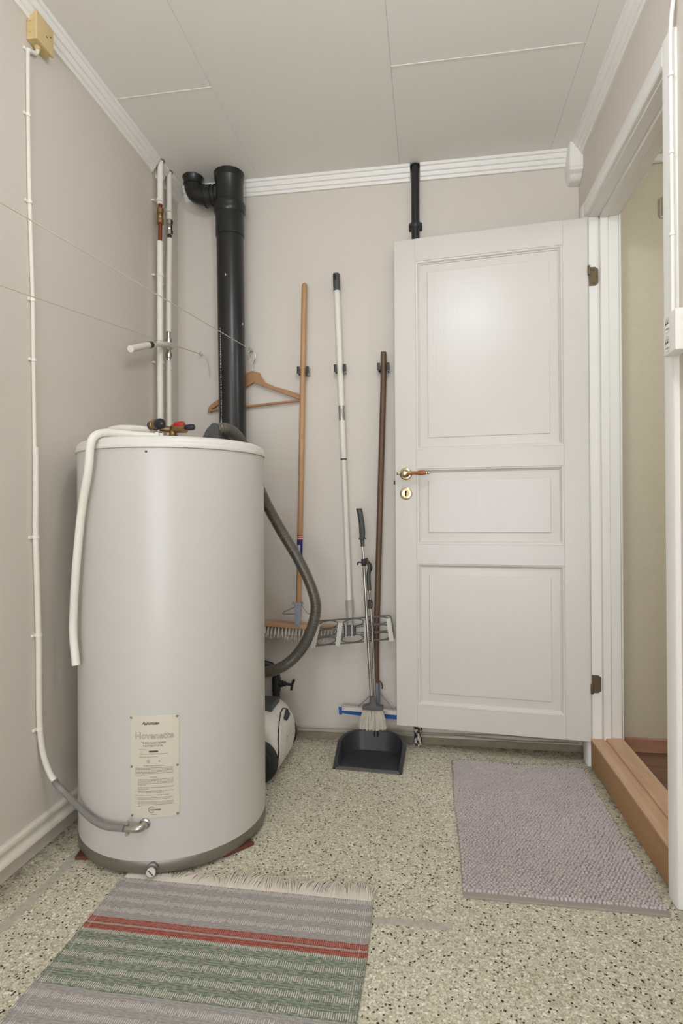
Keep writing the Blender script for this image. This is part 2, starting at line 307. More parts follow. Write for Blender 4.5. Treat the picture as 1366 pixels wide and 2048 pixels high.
# ------------------------------------------------------------------ mesh helpers
def catmull(pts, n=8):
    P = [Vector(p) for p in pts]; P = [P[0] * 2 - P[1]] + P + [P[-1] * 2 - P[-2]]
    out = []
    for i in range(1, len(P) - 2):
        a, b, c, d = P[i - 1:i + 3]
        for k in range(n):
            t = k / n
            out.append(0.5 * ((2 * b) + (c - a) * t + (2 * a - 5 * b + 4 * c - d) * t * t + (3 * b - a - 3 * c + d) * t ** 3))
    out.append(P[-2]); return out
class G:
    def __init__(s): s.v = []; s.f = []
    def _add(s, vs, fs):
        o = len(s.v); s.v += [tuple(v) for v in vs]; s.f += [tuple(i + o for i in f) for f in fs]; return s
    def box(s, lo, hi, bev=0.0, seg=1, m=None):
        bm = bmesh.new(); bmesh.ops.create_cube(bm, size=1)
        c = [(a + b) / 2 for a, b in zip(lo, hi)]; d = [abs(b - a) for a, b in zip(lo, hi)]
        for v in bm.verts: v.co = Vector((c[0] + v.co.x * d[0], c[1] + v.co.y * d[1], c[2] + v.co.z * d[2]))
        if bev: bmesh.ops.bevel(bm, geom=bm.edges[:], offset=min(bev, min(d) * 0.45), segments=seg, affect='EDGES', profile=0.7)
        if m is not None: bm.transform(m)
        bm.verts.index_update()
        s._add([v.co.copy() for v in bm.verts], [[v.index for v in f.verts] for f in bm.faces]); bm.free(); return s
    def tube(s, path, r, seg=14, caps=True, sx=1.0):
        P = [Vector(p) for p in path]; n = len(P); R = r if hasattr(r, '__len__') else [r] * n
        T = [(P[min(i + 1, n - 1)] - P[max(i - 1, 0)]).normalized() for i in range(n)]
        a = Vector((0, 0, 1)) if abs(T[0].z) < 0.9 else Vector((0, 1, 0))
        N = (a - T[0] * a.dot(T[0])).normalized(); vs = []
        for i in range(n):
            N = (N - T[i] * N.dot(T[i])).normalized(); B = T[i].cross(N)
            for k in range(seg):
                an = 2 * PI * k / seg; vs.append(P[i] + (N * math.cos(an) + B * math.sin(an) * sx) * R[i])
        fs = [(i * seg + k, i * seg + (k + 1) % seg, (i + 1) * seg + (k + 1) % seg, (i + 1) * seg + k) for i in range(n - 1) for k in range(seg)]
        if caps: fs += [tuple(range(seg - 1, -1, -1)), tuple((n - 1) * seg + k for k in range(seg))]
        return s._add(vs, fs)
    def lathe(s, prof, origin=(0, 0, 0), axis=(0, 0, 1), seg=32, caps=True):
        ax = Vector(axis).normalized(); o = Vector(origin)
        a = Vector((1, 0, 0)) if abs(ax.x) < 0.9 else Vector((0, 1, 0))
        N = (a - ax * a.dot(ax)).normalized(); B = ax.cross(N); vs = []
        for r, z in prof:
            for k in range(seg):
                an = 2 * PI * k / seg; vs.append(o + ax * z + (N * math.cos(an) + B * math.sin(an)) * max(r, 1e-5))
        n = len(prof)
        fs = [(i * seg + k, i * seg + (k + 1) % seg, (i + 1) * seg + (k + 1) % seg, (i + 1) * seg + k) for i in range(n - 1) for k in range(seg)]
        if caps: fs += [tuple(range(seg - 1, -1, -1)), tuple((n - 1) * seg + k for k in range(seg))]
        return s._add(vs, fs)
    def prism(s, poly, vec):
        P = [Vector(p) for p in poly]; n = len(P); V = Vector(vec)
        return s._add(P + [p + V for p in P], [tuple(range(n - 1, -1, -1)), tuple(range(n, 2 * n))] + [(i, (i + 1) % n, n + (i + 1) % n, n + i) for i in range(n)])
    def loft(s, rings, closed=True, caps=True):
        n = len(rings[0]); vs = [p for r in rings for p in r]
        fs = [(i * n + k, i * n + (k + 1) % n, (i + 1) * n + (k + 1) % n, (i + 1) * n + k) for i in range(len(rings) - 1) for k in range(n if closed else n - 1)]
        if caps: fs += [tuple(range(n - 1, -1, -1)), tuple((len(rings) - 1) * n + k for k in range(n))]
        return s._add(vs, fs)
    def frame(s, rects):
        """rects: list of (four corner points) rings, joined from one to the next: a picture-frame moulding"""
        return s.loft([[Vector(p) for p in r] for r in rects], True, False)
    def build(s, name, m, parent=None, smooth=True, ang=40, kind=None, label=None):
        me = bpy.data.meshes.new(name); me.from_pydata([tuple(v) for v in s.v], [], s.f); me.validate()
        bm = bmesh.new(); bm.from_mesh(me); bmesh.ops.recalc_face_normals(bm, faces=bm.faces[:]); bm.to_mesh(me); bm.free()
        if smooth:
            me.polygons.foreach_set('use_smooth', [True] * len(me.polygons)); me.set_sharp_from_angle(angle=math.radians(ang))
        me.materials.append(M[m] if isinstance(m, str) else m)
        o = bpy.data.objects.new(name, me); COL.objects.link(o)
        if parent is not None:
            o.parent = parent; o.matrix_parent_inverse = PINV(parent)
        if kind: o['kind'] = kind
        if label: o['label'] = label
        return o
def WORLD(o):
    m = Matrix.LocRotScale(o.location, o.rotation_euler, o.scale)
    return (WORLD(o.parent) @ o.matrix_parent_inverse @ m) if o.parent else m
def PINV(o): return WORLD(o).inverted()
def tag(o, label, cat=None, group=None, kind=None):
    o['label'] = label
    if cat: o['category'] = cat
    if group: o['group'] = group
    if kind: o['kind'] = kind
    return o
def thing(name, label, cat, loc, group=None, kind=None):
    o = bpy.data.objects.new(name, None); COL.objects.link(o); o.location = loc; o.empty_display_size = 0.05
    return tag(o, label, cat, group, kind)
def struct(o, label=None):
    o['kind'] = 'structure'
    if label: o['label'] = label
    return o
def lerp(a, b, t): return Vector(a) * (1 - t) + Vector(b) * t

# ------------------------------------------------------------------ room shell
XL, XR, YB, YF, H = -1.092, 0.590, 2.386, -3.00, 2.370
WT = 0.105                                   # thickness of the door wall
OY0, OY1, OZ = 1.505, 2.250, 2.046           # clear door opening
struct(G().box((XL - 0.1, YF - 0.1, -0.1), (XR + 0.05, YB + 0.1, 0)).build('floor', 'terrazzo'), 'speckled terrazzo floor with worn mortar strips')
struct(G().box((XL - 0.1, YF - 0.1, 0), (XL, YB + 0.1, H + 0.1)).build('wall_left', 'wall'), 'greige painted wall behind the water heater pipes')
struct(G().box((XL, YB, 0), (XR + WT, YB + 0.1, H + 0.1)).build('wall_back', 'wall'), 'greige painted wall with brooms hanging on it')
g = G().box((XR, YF - 0.1, 0), (XR + WT, OY0 - 0.02, H + 0.1)).box((XR, OY1 + 0.02, 0), (XR + WT, YB, H + 0.1)).box((XR, OY0 - 0.02, OZ + 0.02), (XR + WT, OY1 + 0.02, H + 0.1))
struct(g.build('wall_right', 'wall'), 'greige painted wall around the doorway')
struct(G().box((XL, YF - 0.1, 0), (XR, YF, H + 0.1)).build('wall_front', 'wall'), 'greige wall behind the camera')
# ceiling: slab with separate boards hung under it
ceil = struct(G().box((XL - 0.1, YF - 0.1, H + 0.010), (XR + WT, YB + 0.1, H + 0.1)).build('ceiling', 'ceil'), 'grey white ceiling of wide smooth boards')
cols = [(XL, -0.711, [1.822, 0.622, -0.578]), (-0.711, -0.114, [1.222, 0.022]), (-0.114, 0.4765, [1.829, 0.629, -0.571]), (0.4765, XR, [1.222, 0.022])]
for x0, x1, js in cols:
    ys = [YB] + js + [js[-1] - 1.2, js[-1] - 2.4, YF]
    for a, b in zip(ys[1:], ys[:-1]):
        G().box((x0 + 0.0003, a + 0.0003, H), (x1 - 0.0003, b - 0.0003, H + 0.0105), 0.0008).build('ceiling_board', 'ceil', ceil, smooth=False)
for x0, x1, y in ((XL + 0.03, -0.711, 1.822), (-0.114, 0.4765, 1.829)):
    G().box((x0, y - 0.0028, H - 0.0012), (x1, y + 0.0028, H + 0.001)).build('joint_strip', 'strip', ceil, smooth=False)
# hall behind the doorway
HX = XR + WT
struct(G().box((HX, 2.40, 0), (2.1, 2.5, H + 0.1)).build('wall_hall_back', 'hallwall'), 'cream textured wallpaper seen through the doorway')
struct(G().box((2.0, 0.3, 0), (2.1, 2.4, H + 0.1)).build('wall_hall_side', 'hallwall'), 'cream hall wall opposite the doorway')
struct(G().box((HX, 0.2, 0), (2.1, 0.3, H + 0.1)).build('wall_hall_front', 'hallwall'), 'cream hall wall at the near end')
struct(G().box((XR + 0.05, 0.2, -0.1), (2.1, 2.5, 0.008)).build('floor_hall', 'hallfloor'), 'dark wooden hall floor beyond the threshold')
struct(G().box((HX, 0.2, H - 0.03), (2.1, 2.5, H + 0.1)).build('ceiling_hall', 'ceil'), 'pale hall ceiling')
struct(G().box((HX, 2.385, H - 0.065), (2.0, 2.40, H - 0.03), 0.006).build('trim_hall', 'trim'), 'white cornice strip in the hall')
struct(G().box((HX + 0.012, 2.386, 0.008), (2.0, 2.40, 0.064), 0.003).build('baseboard_hall', 'hallbase'), 'reddish wooden skirting board in the hall')
# crown mouldings
CP = [(0, -0.056), (0.010, -0.056), (0.0125, -0.049), (0.013, -0.0455), (0.018, -0.043), (0.022, -0.035), (0.023, -0.030), (0.028, -0.028), (0.0325, -0.020), (0.034, -0.0135), (0.039, -0.011), (0.041, -0.0005), (0, -0.0005)]
c1 = struct(G().prism([(XL + d, YF, H + z) for d, z in CP], (0, 2.146 - YF, 0)).build('trim_1', 'trim', ang=25), 'white moulded cornice along the wall with the pipes')
for ya, yb_ in ((2.184, 2.224), (2.262, YB)): G().prism([(XL + d, ya, H + z) for d, z in CP], (0, yb_ - ya, 0)).build('cornice_piece', 'trim', c1, ang=25)
c2 = struct(G().prism([(XL + 0.042, YB - d, H + z) for d, z in CP], (-0.0715 - XL - 0.042, 0, 0)).build('trim_2', 'trim', ang=25), 'white moulded cornice above the brooms')
G().prism([(-0.0315, YB - d, H + z) for d, z in CP], (0.540 + 0.0315, 0, 0)).build('cornice_piece', 'trim', c2, ang=25)
struct(G().prism([(XR - d, YF, H + z) for d, z in CP], (0, 2.302 - YF, 0)).build('trim_3', 'trim', ang=25), 'white moulded cornice above the doorway')
cb = struct(G().box((0.538, 2.303, H - 0.098), (0.5895, YB - 0.0005, H - 0.001), 0.003).build('trim_4', 'trim'), 'white carved corner block at the cornice')
lo = []
for d, z in ((0.0, -0.097), (0.003, -0.101), (0.003, -0.108), (0.010, -0.112), (0.020, -0.116), (0.026, -0.124), (0.034, -0.130), (0.046, -0.134)):
    lo.append([(0.539 + d * 0.25, 2.305 + d, H + z), (0.589, 2.305 + d, H + z), (0.589, YB - 0.001, H + z), (0.539 + d * 0.25, YB - 0.001, H + z)])
G().loft([[Vector(p) for p in r] for r in lo]).build('drop', 'trim', cb, ang=20)
# skirtings
BP = [(0, .098), (.007, .098), (.012, .094), (.0135, .088), (.012, .081), (.008, .077), (.006, .074), (.006, .066), (.008, .063), (.014, .061), (.018, .056), (.019, .050), (.016, .044), (.010, .041), (0, .041)]
struct(G().prism([(XL + d, YF, z) for d, z in BP], (0, YB - YF, 0)).build('baseboard_left', 'oldtrim', ang=35), 'white double-ribbed skirting under the cable')
struct(G().prism([(XL, YB - d, z) for d, z in ((0, .026), (.003, .026), (.005, .020), (.006, 0), (0, 0))], (XR - XL, 0, 0)).build('baseboard_back', 'concrete'), 'raw stained foot of the wall behind the cables')

# door frame: jambs, stops and casings
fr = thing('trim_5', 'white painted door frame with moulded casing', None, (XR, OY1, 0), kind='structure')
def jamb(x0, x1, d, name):
    # d: how far it stands into the opening, near side / far side / head
    G().box((x0, OY1 - d, 0.10), (x1, OY1 + 0.02, OZ), 0.002).build(name, 'trim', fr)
    G().box((x0, OY0 - 0.02, 0.10), (x1, OY0 + d, OZ), 0.002).build(name, 'trim', fr)
    G().box((x0, OY0 - 0.02, OZ - d), (x1, OY1 + 0.02, OZ + 0.02), 0.002).build(name, 'trim', fr)
jamb(XR, 0.628, 0.0, 'jamb'); jamb(0.628, 0.657, 0.012, 'door_stop'); jamb(0.657, HX, 0.004, 'jamb')
XC = XR - 0.014
def casing_v(y0, y1, z0, z1, name):
    pr = [(XR, y0), (XC + 0.003, y0), (XC, y0 + 0.004), (XC, y1 - 0.004), (XC + 0.004, y1), (XR, y1)]
    G().prism([(x, y, z0) for x, y in pr], (0, 0, z1 - z0)).build(name, 'trim', fr)
casing_v(OY1 + 0.006, 2.318, 0.0, 2.104, 'casing_side')
casing_v(1.473, 1.528, 0.0, 2.104, 'casing_side')
G().prism([(XR, 1.5282, 2.104), (XC + .003, 1.5282, 2.104), (XC, 1.5282, 2.100), (XC, 1.5282, 2.054), (XC + .004, 1.5282, 2.050), (XR, 1.5282, 2.050)], (0, OY1 + 0.0058 - 1.5282, 0)).build('casing_head', 'trim', fr)
HC = HX + 0.012
G().box((HX, OY1 + 0.004, 0.008), (HC, OY1 + 0.07, 2.10), 0.004).build('casing_side', 'trim', fr)
G().box((HX, OY0 - 0.07, 0.008), (HC, OY0 - 0.004, 2.10), 0.004).build('casing_side', 'trim', fr)
G().box((HX, OY0 - 0.07, OZ + 0.004), (HC, OY1 + 0.07, 2.115), 0.004).build('casing_head', 'trim', fr)
# threshold
th = thing('threshold', 'worn oak threshold with brown riser under the doorway', None, (XR, 1.9, 0), kind='structure')
G().box((XR - 0.003, 1.5285, 0.0), (XR + 0.012, 2.255, 0.098), 0.002).build('riser', 'riser', th)
G().box((XR - 0.005, OY0 - 0.015, 0.098), (0.642, OY1 + 0.015, 0.106), 0.003, 2).build('tread', 'sill', th)
G().box((0.636, OY0 - 0.015, 0.0), (HX + 0.002, OY1 + 0.015, 0.1135), 0.004, 2).build('ridge', 'sill', th)

# ------------------------------------------------------------------ the open door
DA = math.radians(174.36)
D = thing('door_1', 'white three-panel door standing open against the wall', None, (0.583, 2.235, 0.098), kind='structure')
D.rotation_euler = (0, 0, DA)
# local: x from hinge to free edge, +y faces away from the camera's side after the turn => visible face is y=0 with the leaf at y<0
def dpart(gm, name, m='door', parent=None, ang=30, label=None):
    me_o = gm.build(name, m, None, ang=ang, label=label)
    if parent is None: me_o.parent = D
    else: me_o.parent = parent
    return me_o
DW, DH, DT = 0.723, 1.940, 0.040
def dbox(x0, x1, z0, z1, y0=-DT, y1=0.0, bev=0.0015): return G().box((x0, y0, z0), (x1, y1, z1), bev)
SX0, SX1 = 0.087, 0.638
dpart(dbox(0, SX0, 0, DH), 'stile'); dpart(dbox(SX1, DW, 0, DH), 'stile')
for z0, z1 in ((0, 0.0876), (0.650, 0.7245), (1.0255, 1.100), (1.8512, DH)): dpart(dbox(SX0, SX1, z0, z1, bev=0.0), 'rail')
for z0, z1 in ((0.0876, 0.650), (0.7245, 1.0255), (1.100, 1.8512)):
    def ring(d, y): return [(SX0 + d, y, z0 + d), (SX1 - d, y, z0 + d), (SX1 - d, y, z1 - d), (SX0 + d, y, z1 - d)]
    dpart(G().frame([ring(-0.001, 0.0005), ring(0.0015, 0.0008), ring(0.003, -0.0015), ring(0.0065, -0.0020), ring(0.010, -0.005), ring(0.0115, -0.0085), ring(0.0145, -0.0095), ring(0.0155, -0.014)]), 'moulding', ang=20)
    g = G().frame([ring(0.010, -0.030), ring(0.010, -0.0135), ring(0.0155, -0.0135), ring(0.046, -0.0105), ring(0.0475, -0.0085), ring(0.049, -0.0080)])
    g._add([Vector(p) for p in ring(0.049, -0.0080)], [(0, 1, 2, 3)]); g._add([Vector(p) for p in ring(0.010, -0.030)], [(0, 1, 2, 3)])
    dpart(g, 'panel', ang=20)
# lever handle, key rosette, latch
hz, hx = 1.0048, 0.6795
ro = dpart(G().lathe([(0.0245, 0), (0.025, 0.002), (0.0235, 0.005), (0.020, 0.0065), (0.016, 0.0068), (0.015, 0.010), (0.011, 0.013), (0.009, 0.03), (0.010, 0.036), (0.012, 0.040), (0.012, 0.048), (0.008, 0.053), (0.0, 0.0545)], (hx, 0, hz), (0, 1, 0), 28), 'door_handle', 'poldbrass', label='brass lever handle with turned wooden grip')
dpart(G().lathe([(0.0075, -0.030), (0.005, -0.024), (0.0045, -0.012), (0.007, -0.006), (0.009, 0.0), (0.009, 0.012), (0.007, 0.016), (0.0085, 0.019), (0.0085, 0.024)], (hx, 0.044, hz), (-1, 0, 0), 16), 'neck', 'poldbrass', ro)
dpart(G().lathe([(0.0078, 0.024), (0.0068, 0.034), (0.0065, 0.044), (0.009, 0.056), (0.0105, 0.066), (0.0095, 0.076), (0.006, 0.084)], (hx, 0.044, hz), (-1, 0, 0), 16), 'lever', 'lever', ro)
dpart(G().lathe([(0.005, 0.084), (0.0045, 0.088), (0.0065, 0.092), (0.0055, 0.098), (0.0, 0.100)], (hx, 0.044, hz), (-1, 0, 0), 14), 'finial', 'poldbrass', ro)
kz = 0.927
ky = dpart(G().lathe([(0.0245, 0), (0.025, 0.002), (0.0235, 0.005), (0.019, 0.0065), (0.014, 0.0062), (0.0, 0.0060)], (hx, 0, kz), (0, 1, 0), 28), 'key_rosette', 'poldbrass', label='round brass keyhole rosette')
dpart(G().lathe([(0.0045, 0), (0.0045, 0.0008)], (hx, 0.006, kz + 0.006), (0, 1, 0), 14).box((hx - 0.0025, 0.006, kz - 0.012), (hx + 0.0025, 0.0068, kz + 0.005)), 'keyhole', 'hole', ky)
dpart(G().box((DW, -0.028, 0.965), (DW + 0.008, -0.012, 0.980), 0.001), 'latch', 'blackp')
for z0, z1 in ((1.690, 1.759), (0.178, 0.244)):
    # plate on the jamb plus the knuckle on the leaf edge
    hg = dpart(G().lathe([(0.0045, 0), (0.0048, 0.001), (0.0048, 0.033), (0.0045, 0.034)], (-0.004, 0.003, z0 if z0 < 1 else z1 - 0.034), (0, 0, 1), 12), 'hinge', 'bronze', label='bronze hinge')
    pl = G().box((0.5905, OY1 - 0.0022, 0.098 + z0), (0.6235, OY1 - 0.0002, 0.098 + z1), 0.0)
    P_ = [(0.5905, 0.098 + z0), (0.612, 0.098 + z0), (0.621, 0.098 + z0 + 0.006), (0.6235, 0.098 + z0 + 0.012), (0.6235, 0.098 + z1 - 0.012), (0.621, 0.098 + z1 - 0.006), (0.612, 0.098 + z1), (0.5905, 0.098 + z1)]
    o = G().prism([(x, OY1 - 0.0025, z) for x, z in P_], (0, 0.0022, 0)).build('hinge_plate', 'bronze', hg)
    if z0 > 1:
        for sx, sz in ((0.606, z1 - 0.012), (0.616, z1 - 0.036), (0.607, z0 + 0.010)):
            G().lathe([(0.003, 0), (0.0028, 0.0006), (0, 0.0008)], (sx, OY1 - 0.0025, 0.098 + sz), (0, -1, 0), 10).build('screw', 'ink', hg)

# ------------------------------------------------------------------ water heater
TC = Vector((-0.779, 1.673, 0)); TR = 0.2736
def tp(a, z, r=TR):
    a = math.radians(a); return Vector((TC.x + r * math.sin(a), TC.y - r * math.cos(a), z))
tank = thing('water_heater', 'tall white cylindrical water heater with cream rating plate', 'water heater', (TC.x, TC.y, 0))
G().lathe([(TR, 0.042), (TR, 1.1215), (TR - 0.004, 1.1225)], (TC.x, TC.y, 0), seg=128).build('body', 'enamel', tank)
G().lathe([(0.262, 0.010), (0.272, 0.010), (0.2745, 0.013), (0.2745, 0.038), (0.2725, 0.0415), (0.260, 0.0418)], (TC.x, TC.y, 0), seg=128).build('base_ring', 'zinc', tank)
G().lathe([(0.270, 1.1222), (0.2775, 1.1226), (0.2785, 1.125), (0.2785, 1.131), (0.277, 1.1335), (0.2755, 1.1345), (0.2755, 1.136), (0.2745, 1.144), (0.2695, 1.150), (0.260, 1.1545), (0.245, 1.1565), (0.0, 1.158)], (TC.x, TC.y, 0), seg=128).build('lid', 'lid', tank, ang=60)
a_out = tp(9.94, 1.1106) - tp(9.94, 1.1106, 0)
G().lathe([(0.0032, 0), (0.003, 0.0012), (0, 0.0016)], tp(9.94, 1.1106), a_out, 12).build('screw', 'ink', tank)
kn = tp(12.8, 0.027, 0.272); kd = (tp(12.8, 0, 1) - tp(12.8, 0, 0))
k = G().lathe([(0.0145, 0), (0.0145, 0.010), (0.011, 0.012), (0.011, 0.020)], kn, kd, 20).build('drain_fitting', 'zinc', tank)
G().lathe([(0.0105, 0.020), (0.0115, 0.021), (0.0115, 0.026), (0.0105, 0.027), (0, 0.0272)], kn, kd, 20).build('drain_screw', 'lid', k)
G().box((-0.0013, -0.0008, -0.009), (0.0013, 0.0008, 0.009), m=Matrix.Translation(kn + kd * 0.0274) @ Matrix.Rotation(math.radians(12.8), 4, 'Z') @ Matrix.Rotation(math.radians(-42), 4, 'Y')).build('slot', 'ink', k)
# rating plate, bent round the tank
PA0, PA1, PZ0, PZ1 = 0.4, 27.0, 0.1563, 0.4232
def bent(gm_pts, off):  # (u in metres along the arc from the plate's left edge, v height above its foot) -> world
    return [tp(PA0 + math.degrees(u / TR), PZ0 + v, TR + off) for u, v in gm_pts]
PWm = math.radians(PA1 - PA0) * TR; PHm = PZ1 - PZ0
ins = []
def plate_outline(off, inset, n=14):
    w, h, r = PWm, PHm, 0.004; pts = []
    for i in range(n + 1): pts.append((inset + (w - 2 * inset) * i / n, inset))
    for i in range(n + 1): pts.append((w - inset - (w - 2 * inset) * i / n, h - inset))
    return bent(pts, off)
n = 14; g = G(); A0, A1 = plate_outline(0.0004, 0), plate_outline(0.0016, 0.0006)
g.loft([A0, A1], True, False); g._add(A1, [(i, i + 1, 2 * n - i, 2 * n + 1 - i) for i in range(n)])
rp = g.build('rating_plate', 'plate', tank, smooth=True, ang=60)
for a, z in ((1.2, 0.4165), (25.75, 0.4167), (1.25, 0.2894), (25.85, 0.2893), (1.5, 0.1630), (25.85, 0.1620)):
    G().lathe([(0.0032, 0), (0.0032, 0.001), (0.0018, 0.0022), (0, 0.0024)], tp(a, z, TR + 0.0015), tp(a, 0, 1) - tp(a, 0, 0), 12).build('rivet', 'zinc', rp)
def dash_rows(rows, name, m, off=0.0019):
    g = G()
    for u0, u1, v, t in rows:
        u = u0
        while u < u1 - 0.001:
            L = min(random.uniform(0.002, 0.0075), u1 - u)
            q = bent([(u, v), (u + L, v), (u + L, v + t), (u, v + t)], off)
            g._add(q, [(0, 1, 2, 3)]); u += L + 0.0011
    o = g.build(name, m, rp, smooth=False); o['kind'] = 'stuff'; return o
def text_on_plate(s, u, v, size, m, shear=0.0, bold=0.0, outline=False, align='CENTER', width=None, name='lettering'):
    c = bpy.data.curves.new('t', 'FONT'); c.body = s; c.size = size; c.shear = shear; c.offset = bold; c.align_x = align
    c.resolution_u = 2
    if outline: c.fill_mode = 'NONE'; c.bevel_depth = outline; c.bevel_resolution = 0
    o = bpy.data.objects.new('t', c); COL.objects.link(o); dg = bpy.context.evaluated_depsgraph_get()
    me = bpy.data.meshes.new_from_object(o.evaluated_get(dg)); bpy.data.objects.remove(o)
    xs = [p.co.x for p in me.vertices]
    if not xs: return None
    k = 1.0 if width is None else width / (max(xs) - min(xs)); mid = (max(xs) + min(xs)) / 2
    for p in me.vertices:
        uu = u + (p.co.x - mid) * k if align == 'CENTER' else u + (p.co.x - min(xs)) * k
        p.co = tp(PA0 + math.degrees(uu / TR), PZ0 + v + p.co.y, TR + 0.0019 + (p.co.z if not outline else p.co.z * 0.2))
    me.materials.append(M[m]); ob = bpy.data.objects.new(name, me); COL.objects.link(ob)
    ob.parent = rp; ob.matrix_parent_inverse = PINV(rp); return ob
V = lambda z: z - PZ0
text_on_plate('Aanonsen', 0.054, V(0.3985), 0.0118, 'ink', shear=0.35, bold=0.0004, width=0.045)
text_on_plate('Hovenette', 0.064, V(0.362), 0.0235, 'inkpale', bold=0.0002, outline=0.00035, width=0.098)
text_on_plate('TRYKKVANNVARMER', 0.062, V(0.3485), 0.0074, 'ink', width=0.062)
text_on_plate('I RUSTFRITT STÅL', 0.060, V(0.3405), 0.0074, 'ink', width=0.054)
def bar(u0, u1, v0, v1, m, name):
    k = 8; bp = [(u0 + (u1 - u0) * i / k, v0) for i in range(k + 1)] + [(u1 - (u1 - u0) * i / k, v1) for i in range(k + 1)]
    G()._add(bent(bp, 0.0019), [(i, i + 1, 2 * k - i, 2 * k + 1 - i) for i in range(k)]).build(name, m, rp, smooth=False)
bar(0.050, 0.0735, V(0.3262), V(0.3308), 'ink', 'stamped_bar')
rows = [(0.026, 0.044, V(0.3338), 0.0011), (0.026, 0.038, V(0.3270), 0.0011), (0.026, 0.098, V(0.3212), 0.0013), (0.026, 0.072, V(0.3140), 0.0011)]
rows += [(0.036, 0.090, V(0.2905), 0.0016)]
rows += [(0.014, 0.112, V(0.2852 - 0.0036 * i), 0.0013) for i in range(5)] + [(0.014, 0.040, V(0.2672), 0.0013)]
rows += [(0.052, 0.072, V(0.2612), 0.0017)] + [(0.021, 0.112, V(0.2552 - 0.0035 * i), 0.0013) for i in range(4)] + [(0.021, 0.045, V(0.2412), 0.0013)]
rows += [(0.021, 0.112, V(0.2345), 0.0013), (0.021, 0.050, V(0.2308), 0.0013), (0.014, 0.016, V(0.2250), 0.0013), (0.021, 0.112, V(0.2250), 0.0013), (0.021, 0.088, V(0.2215), 0.0013)]
rows += [(0.014, 0.024, V(0.2142), 0.0013), (0.026, 0.100, V(0.2142), 0.0013), (0.014, 0.016, V(0.2075), 0.0013), (0.021, 0.112, V(0.2075), 0.0013), (0.021, 0.104, V(0.2038), 0.0013)]
rows += [(0.014, 0.016, V(0.1970), 0.0013)] + [(0.021, 0.112, V(0.1970 - 0.0036 * i), 0.0013) for i in range(3)] + [(0.021, 0.032, V(0.1862), 0.0013), (0.056, 0.069, V(0.1640), 0.0012)]
dash_rows(rows, 'small_print', 'inkpale')
def circle_mark(u, v, r, t, a0=0, a1=360, name='mark'):
    k = 26; g = G(); pi = []; po = []
    for i in range(k + 1):
        an = math.radians(a0 + (a1 - a0) * i / k); pi.append((u + (r - t) * math.cos(an), v + (r - t) * math.sin(an))); po.append((u + r * math.cos(an), v + r * math.sin(an)))
    g._add(bent(pi, 0.0019) + bent(po, 0.0019), [(i, i + 1, k + 2 + i, k + 1 + i) for i in range(k)]); g.build(name, 'ink', rp, smooth=False)
circle_mark(0.0485, V(0.3030), 0.0040, 0.0006); bar(0.0465, 0.0505, V(0.3023), V(0.3037), 'ink', 'stamped_bar')
text_on_plate('A', 0.076, V(0.3002), 0.0075, 'ink', shear=0.3)
circle_mark(0.0565, V(0.1775), 0.0082, 0.0013, 40, 320)
text_on_plate('Aanonsen', 0.0655, V(0.1750), 0.0078, 'ink', shear=0.35, bold=0.0002, width=0.029)
# supply elbow on the tank
el = G().tube(catmull([tp(8.5, 0.1415, 0.268), tp(8.5, 0.1415, 0.288), tp(7.2, 0.1410, 0.297), tp(4.5, 0.1405, 0.298), tp(0.3, 0.1395, 0.297)], 6), 0.0098, 18).build('supply_elbow', 'chrome', tank)
G().lathe([(0.014, 0), (0.014, 0.003), (0.0115, 0.005)], tp(8.5, 0.1415, TR), tp(8.5, 0, 1) - tp(8.5, 0, 0), 20).build('collar', 'chrome', el)
for dz in (0.0145, -0.0145):
    G().lathe([(0.0045, -0.004), (0.0045, 0.004)], tp(1.0, 0.1395 + dz, 0.297), (0, -1, 0.2), 12).box(tuple(tp(1.0, 0.1395 + dz * 0.7, 0.297) - Vector((0.003, 0.003, 0.005))), tuple(tp(1.0, 0.1395 + dz * 0.7, 0.297) + Vector((0.003, 0.003, 0.005)))).build('clamp_screw', 'chrome', el)
# shims under the tank
for (x, y, rz, lx, ly), lab in (((-0.945, 1.475, 0.2, 0.055, 0.05), 'rust red shim under the water heater beside the cable skirting'), ((-0.545, 1.560, 0.85, 0.095, 0.034), 'rust red shim under the water heater near the vacuum cleaner')):
    g = G().box((-lx / 2, -ly / 2, 0), (lx / 2, ly / 2, 0.0098), 0.0015); o = g.build('shim', 'rustblock'); o.location = (x, y, 0); o.rotation_euler = (0, 0, rz)
    tag(o, lab, 'shim', 'shims under the water heater')

# mixing valve on the lid
vy = 1.62; S_ = 1.62 / 1.6
def vx(px): return (-0.824 + (px - 298) * (0.136 / 87)) * S_
def vz(py): return CAM_H + (1.212 - CAM_H - (py - 850) * 0.0015) * S_
mv = thing('mixing_valve', 'brass mixing valve with black knobs and red cap', 'valve', (vx(320), vy, 1.157))
b1 = Vector((vx(313), vy, vz(849)))
ax1 = Vector((0.72, -0.62, -0.03)).normalized()
body = G().lathe([(0.010, -0.026), (0.0145, -0.024), (0.0155, -0.014), (0.0175, -0.012), (0.0175, -0.006), (0.0150, -0.004), (0.0145, 0.010), (0.0165, 0.012), (0.0165, 0.017)], b1, ax1, 24)
body.build('valve_body', 'brass', mv)
G().lathe([(0.012, -0.040), (0.0142, -0.038), (0.0142, -0.026), (0.010, -0.024)], b1, ax1, 24).build('end_cap', 'navy', mv)
kb = G().lathe([(0.0135, 0.017), (0.0155, 0.019), (0.0155, 0.031), (0.013, 0.035), (0.004, 0.0355)], b1, ax1, 24).build('adjusting_knob', 'navy', mv)
G().lathe([(0.004, 0.0353), (0.004, 0.037), (0, 0.0372)], b1, ax1, 10).build('knob_screw', 'brass', kb)
